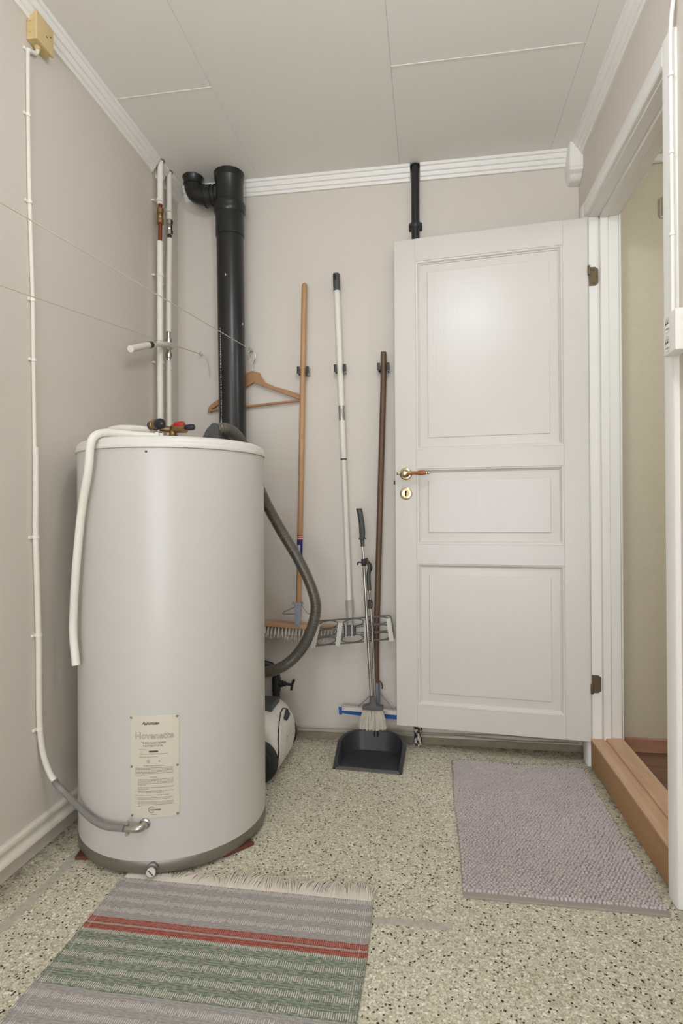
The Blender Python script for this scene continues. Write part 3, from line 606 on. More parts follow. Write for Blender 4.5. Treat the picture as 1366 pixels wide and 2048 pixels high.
G().lathe([(0.011, 0), (0.011, 0.007), (0.0085, 0.010), (0.0085, 0.020), (0.013, 0.024), (0.013, 0.036)], (vx(317), vy - 0.004, 1.1572), (0, 0, 1), 20).build('tail_nut', 'brass', mv)
G().tube([(vx(320), vy, vz(856)), (vx(330), vy + 0.006, vz(858)), (vx(344), vy + 0.008, vz(860))], 0.0098, 16).build('bridge', 'brass', mv)
G().lathe([(0.015, 0), (0.015, 0.008), (0.0135, 0.009), (0.0155, 0.011), (0.0155, 0.024), (0.012, 0.027), (0.011, 0.045), (0.009, 0.048)], (vx(344.5), vy + 0.006, 1.1572), (0, 0, 1), 6 * 4).build('riser_fitting', 'brass', mv)
G().tube([(vx(344), vy + 0.006, vz(857)), (vx(352), vy, vz(858)), (vx(374), vy - 0.006, vz(860))], [0.011, 0.013, 0.0125], 16).build('safety_branch', 'brass', mv)
G().lathe([(0.009, -0.016), (0.0105, -0.014), (0.0105, 0.010), (0.0085, 0.014), (0, 0.0145)], (vx(361), vy - 0.004, vz(852)), (1, -0.1, 0.05), 14).build('red_cap', 'red', mv)
G().lathe([(0.007, -0.012), (0.008, -0.006), (0.0095, 0.0), (0.0095, 0.012), (0.008, 0.015), (0, 0.0155)], (vx(381), vy - 0.008, vz(857.5)), (1, -0.1, 0.0), 12).build('release_knob', 'navy', mv)
# white pipes from the valve
ov = thing('overflow_pipe', 'white plastic overflow pipe bent over the front of the water heater', 'pipe', (-0.955, 1.442, 0.536))
path = catmull([(-0.772, 1.548, 1.1695), (-0.815, 1.512, 1.1700), (-0.846, 1.470, 1.1700), (-0.868, 1.432, 1.167), (-0.8785, 1.405, 1.154), (-0.884, 1.3955, 1.128), (-0.893, 1.3985, 1.06), (-0.925, 1.416, 0.946), (-0.953, 1.433, 0.782), (-0.966, 1.444, 0.69), (-0.970, 1.447, 0.62), (-0.956, 1.438, 0.536)], 8)
G().tube(path, 0.0108, 20).build('bent_pipe', 'pipewhite', ov)
G().lathe([(0.0115, 0), (0.0115, 0.010), (0.0095, 0.012), (0.0095, 0.022)], (-0.778, 1.545, 1.172), (0.80, 0.55, 0.03), 6).build('nut', 'chrome', ov)
ip = tag(G().tube(catmull([(-0.842, 1.655, 1.204), (-0.90, 1.665, 1.213), (-0.965, 1.675, 1.217), (-1.012, 1.70, 1.212), (-1.042, 1.76, 1.190), (-1.052, 1.82, 1.14), (-1.055, 1.85, 1.05), (-1.056, 1.86, 0.80)], 8), 0.0105, 18).build('supply_pipe', 'pipewhite'), 'white pipe curving back from the brass valve to the wall', 'pipe')

# ------------------------------------------------------------------ pipes on the left wall
def fitting(z0, z1, x, y, m, parent, r=0.0145, name='fitting'):
    h = z1 - z0
    G().lathe([(r * .62, 0), (r, h * .04), (r, h * .30), (r * .7, h * .36), (r * .8, h * .42), (r * .8, h * .58), (r * .7, h * .64), (r, h * .70), (r, h * .96), (r * .62, h)], (x, y, z0), (0, 0, 1), 8, ).build(name, m, parent, ang=25)
def saddle(x, y, z, r, parent, m='oldtrim'):
    G().lathe([(r, -0.006), (r + 0.0022, -0.005), (r + 0.0022, 0.005), (r, 0.006)], (x, y, z), seg=16).box((XL, y - 0.0145, z - 0.0035), (XL + 0.012, y - 0.004, z + 0.0035), 0.001).build('pipe_clip', m, parent)
px_, py1 = -1.062, 2.160
p1 = thing('water_pipe', 'white water pipe with bare copper length, nearer the cable', 'pipe', (px_, py1, 0.1))
G().tube([(px_, py1 + 0.006, H), (px_, py1 + 0.003, 2.19)], 0.0118, 16).build('upper_sleeve', 'pipewhite', p1)
G().lathe([(0.012, 0), (0.0165, 0.0), (0.0165, 0.002), (0.012, 0.003)], (px_, py1 + 0.006, H - 0.0035), seg=18).build('ceiling_rose', 'zinc', p1)
fitting(2.112, 2.175, px_, py1 + 0.003, 'brass', p1); G().tube([(px_, py1 + 0.003, 2.20), (px_, py1 + 0.003, 2.165)], 0.0078, 12).build('copper_stub', 'copper', p1)
G().tube([(px_, py1 + 0.003, 2.12), (px_, py1, 2.035)], 0.0078, 14).build('copper_length', 'copper', p1, label='bare brown copper length')
G().tube([(px_, py1, 2.040), (px_, py1 - 0.004, 1.60), (px_, py1 - 0.003, 0.0)], 0.0118, 16).build('lower_sleeve', 'pipewhite', p1)
for z in (2.205, 1.905, 1.555): saddle(px_, py1, z, 0.012, p1)
py2 = 2.238
p2 = thing('water_pipe', 'white water pipe with tee branch, in the corner beside the black stack', 'pipe', (px_, py2, 0.1))
G().tube([(px_, py2 + 0.004, H), (px_, py2 + 0.006, 2.17)], 0.0112, 16).build('upper_sleeve', 'pipewhite', p2)
G().lathe([(0.0115, 0), (0.016, 0.0), (0.016, 0.002), (0.0115, 0.003)], (px_, py2 + 0.004, H - 0.0035), seg=18).build('ceiling_rose', 'zinc', p2)
fitting(2.106, 2.170, px_, py2 + 0.008, 'chrome', p2); G().tube([(px_, py2 + 0.007, 2.185), (px_, py2 + 0.007, 2.085)], 0.0085, 12).build('dark_stub', 'blackp', p2)
G().tube([(px_, py2 + 0.007, 2.092), (px_, py2 - 0.003, 1.90), (px_, py2 - 0.006, 1.70)], 0.0118, 16).build('middle_sleeve', 'pipewhite', p2)
tz = 1.632
G().lathe([(0.0085, -0.055), (0.0085, -0.040), (0.0135, -0.038), (0.0135, -0.020), (0.010, -0.018), (0.0105, 0.018), (0.0135, 0.020), (0.0135, 0.038), (0.0085, 0.040), (0.0085, 0.068)], (px_, py2 - 0.006, tz), seg=16).build('tee', 'chrome', p2, ang=25)
G().tube([(px_, py2 - 0.006, 1.580), (px_, py2 - 0.002, 0.0)], 0.0112, 16).build('lower_sleeve', 'pipewhite', p2)
for z in (2.205, 1.90, 1.55): saddle(px_, py2, z, 0.0115, p2)
q0 = Vector((px_ + 0.004, py2 - 0.012, tz)); q1 = Vector((-1.0375, 2.165, 1.629)); q2 = Vector((-1.034, 2.03, 1.588)); q3 = Vector((-1.034, 1.875, 1.528))
G().tube(catmull([q0, (-1.040, 2.213, 1.635), q1, q2], 6), 0.0105, 16).build('branch_pipe', 'oldtrim', p2)
dq = (q3 - q2).normalized()
G().lathe([(0.008, -0.028), (0.0095, -0.024), (0.0095, -0.002), (0.0125, 0.0), (0.0125, 0.008), (0.0115, 0.010), (0.0115, 0.016), (0.0135, 0.018), (0.0135, 0.026)], q2, dq, 14).build('branch_coupling', 'blackp', p2)
G().tube([q2 + dq * 0.024, q3], 0.0122, 18).build('branch_sleeve', 'pipewhite', p2)

# black soil stack
st = thing('soil_stack', 'thick black drainage stack with elbow at the ceiling', 'drainpipe', (-0.814, 2.300, 0))
sy_ = 2.300
def sx_(z): return -0.8225 + (2.40 - z) * 0.0098
seg = lambda zs: [Vector((sx_(z), sy_, z)) for z in zs]
G().tube(seg([2.235, 2.18, 2.12, 2.105, 2.104, 1.5, 0.6, 0.0]), [0.0595, 0.0595, 0.0595, 0.059, 0.0562, 0.0562, 0.0562, 0.0562], 40).build('main_pipe', 'blackpipe', st)
G().tube(seg([H - 0.001, H - 0.012, 2.345, 2.34, 2.335, 2.225]), [0.063, 0.0615, 0.061, 0.0605, 0.0578, 0.0578], 40).build('top_collar', 'blackpipe', st)
G().tube(seg([2.245, 2.240, 2.222, 2.215, 2.205, 2.195]), [0.0585, 0.0655, 0.0660, 0.0635, 0.0650, 0.0600], 40).build('coupling', 'blackpipe', st)
ex = -0.981
G().tube(catmull([(ex, sy_, H - 0.030), (ex + 0.001, sy_, 2.325), (ex + 0.014, sy_, 2.300), (ex + 0.042, sy_, 2.288), (ex + 0.075, sy_, 2.287)], 6), 0.0365, 28).build('elbow', 'blackpipe', st)
G().lathe([(0.037, 0), (0.0395, 0.002), (0.040, 0.020), (0.044, 0.028), (0.0445, 0.033)], (ex, sy_, H - 0.034), seg=32).build('elbow_socket', 'blackpipe', st)
G().tube([(ex + 0.055, sy_, 2.287), (ex + 0.056, sy_, 2.287), (ex + 0.085, sy_, 2.287), (ex + 0.086, sy_, 2.287), (ex + 0.105, sy_, 2.287), (sx_(2.287), sy_, 2.287)], [0.038, 0.0435, 0.0435, 0.0395, 0.0395, 0.0395], 28).build('branch', 'blackpipe', st)
for xx, rr in ((0.052, 0.0465), (0.098, 0.0435)): G().lathe([(0.037, 0), (rr, 0.001), (rr, 0.005), (0.037, 0.006)], (ex + xx, sy_, 2.287), (1, 0, 0), 28).build('pipe_ring', 'blackpipe', st)
g = G(); z = 1.712
while z > 1.36:
    L = random.uniform(0.003, 0.012); a = math.radians(-33); ww = random.uniform(0.0012, 0.0030); c = sx_(z)
    pt = lambda da, zz: (c + 0.0564 * math.sin(a + da / 0.0564), sy_ - 0.0564 * math.cos(a + da / 0.0564), zz)
    g._add([pt(-ww, z), pt(ww, z), pt(ww, z - L), pt(-ww, z - L)], [(0, 1, 2, 3)]); z -= L + random.uniform(0.002, 0.006)
o = g.build('printed_marks', 'white', st, smooth=False); o['kind'] = 'stuff'
g = G(); c = sx_(1.30); ring_ = []
for i in range(13):
    t = i / 12; ww = 0.0065 * math.sin(PI * t) ** 1.3 * (0.35 + 0.65 * t) + 0.0004; zz = 1.352 - 0.085 * t; a = math.radians(-35)
    ring_ += [(c + 0.0567 * math.sin(a - ww / 0.056), sy_ - 0.0567 * math.cos(a - ww / 0.056), zz), (c + 0.0567 * math.sin(a + ww / 0.056), sy_ - 0.0567 * math.cos(a + ww / 0.056), zz)]
g._add(ring_, [(2 * i, 2 * i + 1, 2 * i + 3, 2 * i + 2) for i in range(12)]); g.build('paint_drip', 'white', st, label='white paint drip')
# thin black pipe behind the door
tpipe = thing('black_pipe', 'thin black vertical pipe running behind the open door', 'pipe', (-0.052, 2.362, 0))
G().tube([(-0.051, 2.362, H), (-0.052, 2.362, 1.2), (-0.054, 2.362, 0.0)], 0.0165, 20).build('pipe_run', 'blackflaked', tpipe)
G().lathe([(0.017, 0), (0.020, 0.004), (0.020, 0.022), (0.017, 0.026)], (-0.051, 2.362, 2.110), seg=20).box((-0.078, 2.372, 2.108), (-0.024, YB, 2.140), 0.003).build('pipe_clamp', 'blackp', tpipe)
for x in (-0.073, -0.029): G().lathe([(0.005, 0), (0.005, 0.012), (0.003, 0.014)], (x, 2.374, 2.124), (0, -1, 0), 8).build('clamp_bolt', 'blackp', tpipe)
G().lathe([(0.017, 0), (0.021, 0.001), (0.0205, 0.004), (0.017, 0.006)], (-0.051, 2.362, H - 0.007), seg=20).build('ceiling_ring', 'blackp', tpipe)
# tap behind the vacuum
vt = thing('stop_tap', 'black drain pipe with a small tap low on the wall', 'tap', (-0.640, 2.335, 0))
G().tube([(-0.642, 2.335, 0.0), (-0.641, 2.335, 0.165), (-0.641, 2.335, 0.166), (-0.640, 2.335, 0.205), (-0.640, 2.335, 0.206), (-0.639, 2.335, 0.262), (-0.639, 2.335, 0.263), (-0.639, 2.335, 0.29)], [0.0125, 0.0125, 0.016, 0.016, 0.0185, 0.0185, 0.0155, 0.0155], 18).build('tap_pipe', 'blackp', vt)
G().tube([(-0.64, 2.335, 0.237), (-0.612, 2.332, 0.238), (-0.6115, 2.332, 0.238), (-0.598, 2.330, 0.238), (-0.597, 2.33, 0.238), (-0.572, 2.328, 0.236)], [0.0145, 0.0145, 0.011, 0.011, 0.006, 0.006], 14).build('tap_spindle', 'blackp', vt)
G().tube([(-0.574, 2.326, 0.214), (-0.570, 2.326, 0.236), (-0.562, 2.326, 0.258)], [0.0055, 0.0045, 0.0065], 10).build('tap_handle', 'blackp', vt)
G().tube([(-0.639, 2.335, 0.285), (-0.645, 2.335, 0.300), (-0.66, 2.335, 0.312), (-0.70, 2.335, 0.320)], [0.0125, 0.0125, 0.0135, 0.0145], 14).build('upper_elbow', 'blackp', vt)

# ------------------------------------------------------------------ junction box and heater cable
jb = thing('junction_box', 'yellowed plastic junction box under the cornice', 'junction box', (-1.076, 1.462, 2.258))
G().box((XL + 0.0005, 1.428, 2.258), (-1.064, 1.496, 2.332), 0.003, 2).build('box_base', 'bakelite', jb)
G().box((-1.066, 1.426, 2.256), (-1.058, 1.498, 2.334), 0.003, 2).build('box_cover', 'bakelite', jb)
for y, z in ((1.468, 2.293), (1.484, 2.305)): G().lathe([(0.0022, 0), (0.0022, 0.0008)], (-1.0582, y, z), (1, 0, 0), 10).build('cover_hole', 'hole', jb)
for z in (2.285, 2.315): G().lathe([(0.0085, 0), (0.0085, 0.0015), (0.007, 0.002), (0, 0.0005)], (-1.079, 1.4282, z), (0, -1, 0), 14).build('knockout', 'bakelite', jb)
G().lathe([(0.0085, 0), (0.0085, 0.008), (0.0065, 0.010)], (-1.078, 1.456, 2.2585), (0, 0, -1), 14).build('gland', 'bakelite', jb)
hc = thing('heater_cable', 'white electric cable clipped down the wall to the water heater', 'cable', (-1.085, 1.45, 0.3))
CR = 0.0055
G().tube(catmull([(-1.078, 1.456, 2.250), (-1.080, 1.453, 2.238), (-1.0845, 1.440, 2.232), (-1.0862, 1.4285, 2.222), (-1.0862, 1.427, 2.205), (-1.0862, 1.4275, 2.047), (-1.0862, 1.432, 1.81), (-1.0862, 1.443, 1.543), (-1.0862, 1.445, 1.377), (-1.0862, 1.449, 1.12)], 6), CR, 12).build('thin_run', 'oldtrim', hc)
G().tube(catmull([(-1.083, 1.4485, 1.135), (-1.083, 1.449, 1.02), (-1.083, 1.448, 0.885), (-1.083, 1.458, 0.611), (-1.083, 1.459, 0.45), (-1.082, 1.461, 0.348), (-1.077, 1.468, 0.275), (-1.062, 1.4735, 0.222), (-1.043, 1.472, 0.197)], 8), 0.0082, 16).build('painted_conduit', 'oldtrim', hc)
fp = catmull([(-1.046, 1.4725, 0.2005), (-1.035, 1.469, 0.190), (-1.0, 1.463, 0.1665), (-0.95, 1.439, 0.150), (-0.885, 1.4035, 0.138), (-0.835, 1.3835, 0.136), (-0.7800, 1.3755, 0.1393)], 30)
G().tube(fp, [0.0086 + 0.0003 * math.sin(i * 2.1) for i in range(len(fp))], 16).build('grey_conduit', 'flex', hc, label='bare grey flexible conduit')
for y, z, r in ((1.4275, 2.047, CR), (1.432, 1.81, CR), (1.443, 1.543, CR), (1.445, 1.377, CR), (1.448, 0.885, 0.0082), (1.458, 0.611, 0.0082), (1.461, 0.348, 0.0082), (1.429, 2.226, CR)):
    G().lathe([(r, -0.005), (r + 0.0018, -0.004), (r + 0.0018, 0.004), (r, 0.005)], (XL + r + 0.0005, y, z), seg=14).box((XL, y - 0.004 - r * 2, z - 0.004), (XL + 0.006, y, z + 0.004), 0.001).build('cable_clip', 'pipewhite', hc)

# ------------------------------------------------------------------ clotheslines and hooks
def cordline(label, hook, end, tail, hooklen):
    L = thing('clothesline', label, 'clothesline', hook, 'clotheslines')
    a, b = Vector(hook), Vector(end); k = (YF + 0.001 - a.y) / (b.y - a.y); e = a + (b - a) * k
    G().tube([a, lerp(a, e, .25), lerp(a, e, .5), lerp(a, e, .75), e], 0.0014, 8).build('cord', 'cord', L)
    h = G().tube(catmull([(a.x, YB - 0.0005, a.z + 0.002), (a.x, YB - hooklen * .5, a.z + 0.002), (a.x, a.y + .004, a.z - 0.004), (a.x, a.y - .006, a.z + 0.002), (a.x + 0.001, a.y - .002, a.z + 0.009)], 6), 0.0019, 8).build('screw_hook', 'chrome', L)
    G().lathe([(0.0045, -.004), (0.005, 0), (0.0045, .004)], a, (1, 0, -.3), 8).build('knot', 'cord', L)
    if tail: G().tube(catmull(tail, 6), 0.0012, 8).build('cord_tail', 'cord', L)
    return L
cordline('thin clothesline tied to the hook beside the corner', (-0.978, 2.362, 1.640), (-0.9, 1.093, 1.4345), [(-0.978, 2.362, 1.640), (-0.966, 2.360, 1.637), (-0.953, 2.366, 1.622), (-0.945, 2.370, 1.593), (-0.940, 2.372, 1.541)], 0.024)
cordline('thin clothesline crossing in front of the black stack', (-0.750, 2.345, 1.646), (-0.8, 0.973, 1.538), [(-0.750, 2.345, 1.646), (-0.757, 2.344, 1.625), (-0.752, 2.350, 1.60), (-0.768, 2.356, 1.575)], 0.04)

# ------------------------------------------------------------------ wooden hanger
hy = 2.3565
HP = [(-0.947, 1.3877), (-0.9438, 1.4085), (-0.9298, 1.4232), (-0.8959, 1.4428), (-0.8346, 1.4915), (-0.80, 1.522), (-0.7717, 1.5492), (-0.7463, 1.5594), (-0.7134, 1.5474), (-0.7096, 1.5353), (-0.6904, 1.5064), (-0.6482, 1.4879), (-0.5757, 1.4647), (-0.545, 1.453), (-0.5345, 1.4450), (-0.5325, 1.4278), (-0.5456, 1.432), (-0.6713, 1.4814), (-0.7408, 1.5096), (-0.772, 1.4928), (-0.8348, 1.4557), (-0.8941, 1.422), (-0.9299, 1.4005), (-0.934, 1.388)]
hg = thing('coat_hanger', 'amber wooden coat hanger on the wall behind the black stack', 'hanger', (-0.745, hy, 1.39))
G().prism([(x, hy + 0.0065, z) for x, z in HP], (0, 0.012, 0)).build('shoulder', 'hangerwood', hg, ang=30)
G().tube([(-0.940, hy + 0.0125, 1.3945), (-0.534, hy + 0.0125, 1.4262)], 0.0052, 12).build('trouser_bar', 'hangerwood', hg)
G().tube(catmull([(-0.7455, hy + 0.011, 1.553), (-0.744, hy + 0.010, 1.585), (-0.735, hy + 0.006, 1.600), (-0.7285, hy + 0.002, 1.612), (-0.732, hy - 0.002, 1.630), (-0.745, hy - 0.003, 1.639), (-0.759, hy + 0.000, 1.630), (-0.769, hy + 0.004, 1.608)], 8), 0.0017, 8).build('wire_hook', 'chrome', hg)

# ------------------------------------------------------------------ tool clips on the wall
for (x, z), lab in (((-0.5195, 1.545), 'spring clip holding the beech broom handle'), ((-0.363, 1.547), 'spring clip holding the white mop pole'), ((-0.184, 1.545), 'spring clip holding the dark squeegee handle')):
    c = thing('tool_clip', lab, 'clip', (x, YB, z), 'tool clips on the wall')
    G().box((x - 0.022, YB - 0.006, z - 0.017), (x + 0.022, YB - 0.0005, z + 0.017), 0.002).build('backplate', 'chrome', c)
    for s in (-1, 1):
        pr = G().prism([(x + s * 0.018, YB - 0.006, z - 0.015), (x + s * 0.024, YB - 0.024, z - 0.015), (x + s * 0.0225, YB - 0.043, z - 0.015), (x + s * 0.0145, YB - 0.0505, z - 0.015), (x + s * 0.0130, YB - 0.049, z - 0.015), (x + s * 0.0200, YB - 0.042, z - 0.015), (x + s * 0.0215, YB - 0.024, z - 0.015), (x + s * 0.0155, YB - 0.006, z - 0.015)], (0, 0, 0.030)).build('spring_jaw', 'chrome', c, ang=25)
        G().box((x + s * 0.0132, YB - 0.0520, z - 0.014), (x + s * 0.0255, YB - 0.044, z + 0.016), 0.003, 2).build('rubber_roller', 'blackp', pr)

# ------------------------------------------------------------------ push broom
br = thing('push_broom', 'beech push broom with striped label hanging on the wall', 'broom', (-0.547, 2.33, 0.44))
top, bot = Vector((-0.513, 2.350, 1.913)), Vector((-0.5465, 2.352, 0.535))
ds = (bot - top).normalized()
G().tube([top, top + ds * 0.002, top + ds * 0.006, top + ds * 0.012, lerp(top, bot, .3), lerp(top, bot, .6), bot], [0.003, 0.0075, 0.0105, 0.0115, 0.0115, 0.0115, 0.0112], 18).build('handle', 'beech', br)
at = lambda z: lerp(top, bot, (top.z - z) / (top.z - bot.z))
G().tube([at(0.858), at(0.80), at(0.745)], 0.0119, 20, caps=False).build('label_sleeve', 'label', br, label='red white and blue label')
Mx = Matrix.Rotation(math.radians(2.4), 4, 'Y')
def tilt(cx, cz): return Matrix.Translation((cx, 0, cz)) @ Mx @ Matrix.Translation((-cx, 0, -cz))
T = tilt(-0.55, 0.482)
bl = G().box((-0.735, 2.322, 0.4705), (-0.392, 2.372, 0.4890), 0.005, 2, m=T)
bl.build('head_block', 'broomblock', br)
g = G()
for row, (yy, lean) in enumerate(((2.328, -0.012), (2.344, -0.004), (2.362, 0.006))):
    for i in range(24):
        x = -0.729 + 0.0150 * i + (0.0075 if row % 2 else 0)
        if x > -0.398: continue
        b0 = T @ Vector((x, yy, 0.471)); e = T @ Vector((x + random.uniform(-.002, .002), yy + lean, 0.441 + random.uniform(-.003, .003)))
        e2 = T @ Vector((x + random.uniform(-.003, .003), yy + lean * 1.5, 0.429 + random.uniform(-.004, .004)))
        g.tube([b0, lerp(b0, e, .5), e], [0.0024, 0.0042, 0.0058], 7, caps=True)
        for j in range(6):
            dx, dy = random.uniform(-.0065, .0065), random.uniform(-.004, .004)
            g.tube([lerp(b0, e, .6), e2 + Vector((dx, dy, random.uniform(-.003, .004)))], [0.0016, 0.0010], 4, caps=False)
g.build('bristles', 'dirtybristle', br, kind='stuff')
bk = G().prism([(-0.5590, 2.330, 0.578), (-0.5300, 2.330, 0.576), (-0.5330, 2.318, 0.510), (-0.5335, 2.316, 0.482), (-0.5560, 2.316, 0.484), (-0.5545, 2.318, 0.512)], (0, 0.0025, 0)).build('bracket', 'galv', br)
for s, x in ((-1, -0.5575), (1, -0.5315)):
    G().tube(catmull([(x, 2.332, 0.560), (x + s * .003, 2.330, 0.577), (x + s * .008, 2.330, 0.578), (x + s * .009, 2.330, 0.570)], 4), 0.0022, 8).build('hook_ear', 'galv', bk)
G().tube(catmull([(-0.556, 2.336, 0.560), (-0.585, 2.334, 0.546), (-0.6085, 2.332, 0.534), (-0.600, 2.332, 0.529), (-0.555, 2.334, 0.530)], 6), 0.0018, 8).build('wire_brace', 'zinc', bk)
G().tube(catmull([(-0.530, 2.334, 0.570), (-0.518, 2.332, 0.552), (-0.505, 2.332, 0.535), (-0.492, 2.332, 0.532), (-0.452, 2.334, 0.531)], 6), 0.0018, 8).build('wire_brace', 'zinc', bk)
G().lathe([(0.0035, 0), (0.003, .0015), (0, .002)], (-0.5448, 2.316, 0.4905), (0, -1, 0), 10).build('screw', 'steel', bk)

# ------------------------------------------------------------------ flat mop with white pole
mp = thing('flat_mop', 'white pole flat mop with grey lattice head and velcro strips', 'mop', (-0.33, 2.33, 0.41))
a, b = Vector((-0.3785, 2.350, 1.943)), Vector((-0.3300, 2.350, 0.552))
am = lambda z: lerp(a, b, (a.z - z) / (a.z - b.z))
G().tube([am(1.88), am(1.33), am(1.175), am(1.172), am(0.56)], [0.0125, 0.0125, 0.0125, 0.0112, 0.0112], 20).build('pole', 'pipewhite', mp)
gp = G().tube([am(1.943), am(1.941), am(1.936), am(1.90), am(1.872), am(1.871)], [0.0115, 0.0138, 0.0145, 0.0148, 0.0142, 0.0128], 20).build('grip', 'darkgrey', mp)
G().box((-0.3845, 2.3335, 1.912), (-0.3765, 2.3368, 1.936), 0.0015).build('hanging_slot', 'hole', gp)
lb = G().tube([am(1.393), am(1.333)], 0.0129, 20).build('silver_label', 'steel', mp)
g = G(); lx = am(1.352).x
for k, (z0, dx) in enumerate(((1.349, 0.002), (1.357, -0.001), (1.365, 0.001), (1.373, 0.0))):
    g.tube(catmull([(lx + dx - .004, 2.3368, z0), (lx + dx, 2.3366, z0 + .004), (lx + dx + .003, 2.3367, z0 - .001), (lx + dx + .001, 2.3366, z0 - .003)], 3), 0.0005, 4)
g.build('logo_squiggle', 'ink', lb, kind='stuff')
G().tube([am(1.174), am(1.168)], 0.0131, 20).build('joint_ring', 'darkgrey', mp)
G().tube([am(0.590), am(0.589), am(0.560), am(0.558), (-0.3285, 2.345, 0.545), (-0.325, 2.318, 0.490)], [0.0114, 0.0155, 0.0160, 0.0145, 0.0145, 0.0110], 18).build('socket_joint', 'mopjoint', mp)
ly = 2.304
def LP(u, v):   # u 0..1 left to right, v 0..1 bottom to top of the lattice
    bl_, br_, tl, tr = Vector((-0.486, ly, 0.405)), Vector((-0.143, ly, 0.444)), Vector((-0.460, ly, 0.507)), Vector((-0.158, ly, 0.537))
    return (bl_ * (1 - u) + br_ * u) * (1 - v) + (tl * (1 - u) + tr * u) * v
fm = G().tube(catmull([LP(0, .1), LP(0, .5), LP(0.005, .95), LP(.05, 1), LP(.25, 1), LP(.5, 1), LP(.75, 1), LP(.95, 1), LP(.995, .93), LP(1, .5), LP(1, .08), LP(.95, 0), LP(.75, .01), LP(.5, -.01), LP(.25, .0), LP(.05, 0), LP(0, .1)], 6), 0.0030, 8).build('lattice_frame', 'midgrey', mp)
for u in (.0, .02): pass
for v in (0.34, 0.66):
    for du in (0.035, -0.035): G().tube([LP(0.01, v + du), LP(0.99, v + du)], 0.0018, 6).build('lattice_bar', 'midgrey', fm)
for (u0, u1) in ((0.04, 0.30), (0.37, 0.64), (0.71, 0.97)):
    for vc in (0.17, 0.5, 0.83):
        if u0 == 0.37 and vc == 0.5: continue
        uc = (u0 + u1) / 2; ru = (u1 - u0) / 2
        G().tube([LP(uc + ru * math.cos(t * 2 * PI / 32), vc + 0.155 * math.sin(t * 2 * PI / 32)) + Vector((0, -0.001, 0)) for t in range(33)], 0.0026, 6).build('lattice_oval', 'midgrey', fm)
G().box((-0.347, 2.296, 0.452), (-0.300, 2.322, 0.492), 0.004).build('swivel_block', 'darkgrey', fm)
for x in (-0.337, -0.313): G().box((x - .0012, 2.292, 0.446), (x + .0012, 2.2965, 0.498)).build('spring_wire', 'chrome', fm)
for u in (0.035, 0.335, 0.675, 0.965):
    t0, t1 = LP(u, -0.07), LP(u, 1.0 if u not in (0.335, 0.675) else 0.98)
    t1 = lerp(t0, t1, 0.90); dv = (t1 - t0).normalized(); sd = Vector((dv.z, 0, -dv.x)) * 0.0095
    G().prism([t0 - sd + Vector((0, -.0075, 0)), t0 + sd + Vector((0, -.0075, 0)), t1 + sd + Vector((0, -.0075, 0)), t1 - sd + Vector((0, -.0075, 0))], (0, 0.0035, 0)).build('velcro_strip', 'velcro', mp)

# ------------------------------------------------------------------ squeegee
sq = thing('floor_squeegee', 'dark wooden handled squeegee with blue rubber blade', 'squeegee', (-0.22, 2.33, 0.12))
G().tube(catmull([(-0.1835, 2.350, 1.609), (-0.1836, 2.350, 1.605), (-0.184, 2.350, 1.585), (-0.186, 2.350, 1.45), (-0.198, 2.352, 1.1), (-0.2135, 2.352, 0.632), (-0.2215, 2.351, 0.386), (-0.2205, 2.350, 0.25), (-0.2185, 2.346, 0.185)], 4),
         [0.006, 0.009, 0.0105, 0.011] + [0.0112] * 4 + [0.0122] * 25, 16).build('handle', 'darkwood', sq)
sk = G().tube([(-0.2200, 2.347, 0.255), (-0.2185, 2.345, 0.150)], [0.0142, 0.0135], 16).build('socket', 'galv', sq)
hb = G().box((-0.362, 2.326, 0.133), (-0.095, 2.344, 0.1515), 0.002, m=tilt(-0.22, 0.14)).build('aluminium_bar', 'alu', sq)
G().prism([(-0.376, 2.330, 0.150), (-0.376, 2.341, 0.150), (-0.374, 2.338, 0.121), (-0.374, 2.332, 0.121)], (0.012, 0, -0.001)).build('blade_end', 'blue', sq)
G().loft([[Vector((x, 2.3285, z1)), Vector((x, 2.3415, z1)), Vector((x, 2.337, z0)), Vector((x, 2.332, z0))] for x, z0, z1 in ((-0.368, .129, .147), (-0.34, .124, .145), (-0.22, .1145, .139), (-0.12, .1115, .134), (-0.09, .1125, .133))]).build('rubber_blade', 'blue', sq)
for x in (-0.352, -0.190, -0.106):
    G().lathe([(0.0035, 0), (0.003, .0015), (0, .002)], (x, 2.326, 0.1425 - (x + .22) * .042), (0, -1, 0), 10).build('bolt', 'steel', hb)
for x0, x1 in ((-0.232, -0.300), (-0.205, -0.152)):
    G().tube([(x0, 2.344, 0.212), (x1, 2.338, 0.150)], 0.0017, 8).build('wire_brace', 'zinc', sq)
G().tube(catmull([(-0.206, 2.340, 0.262), (-0.200, 2.338, 0.256), (-0.196, 2.338, 0.246), (-0.1965, 2.338, 0.232)], 4), 0.003, 8).build('wing_bolt', 'blackp', sk)

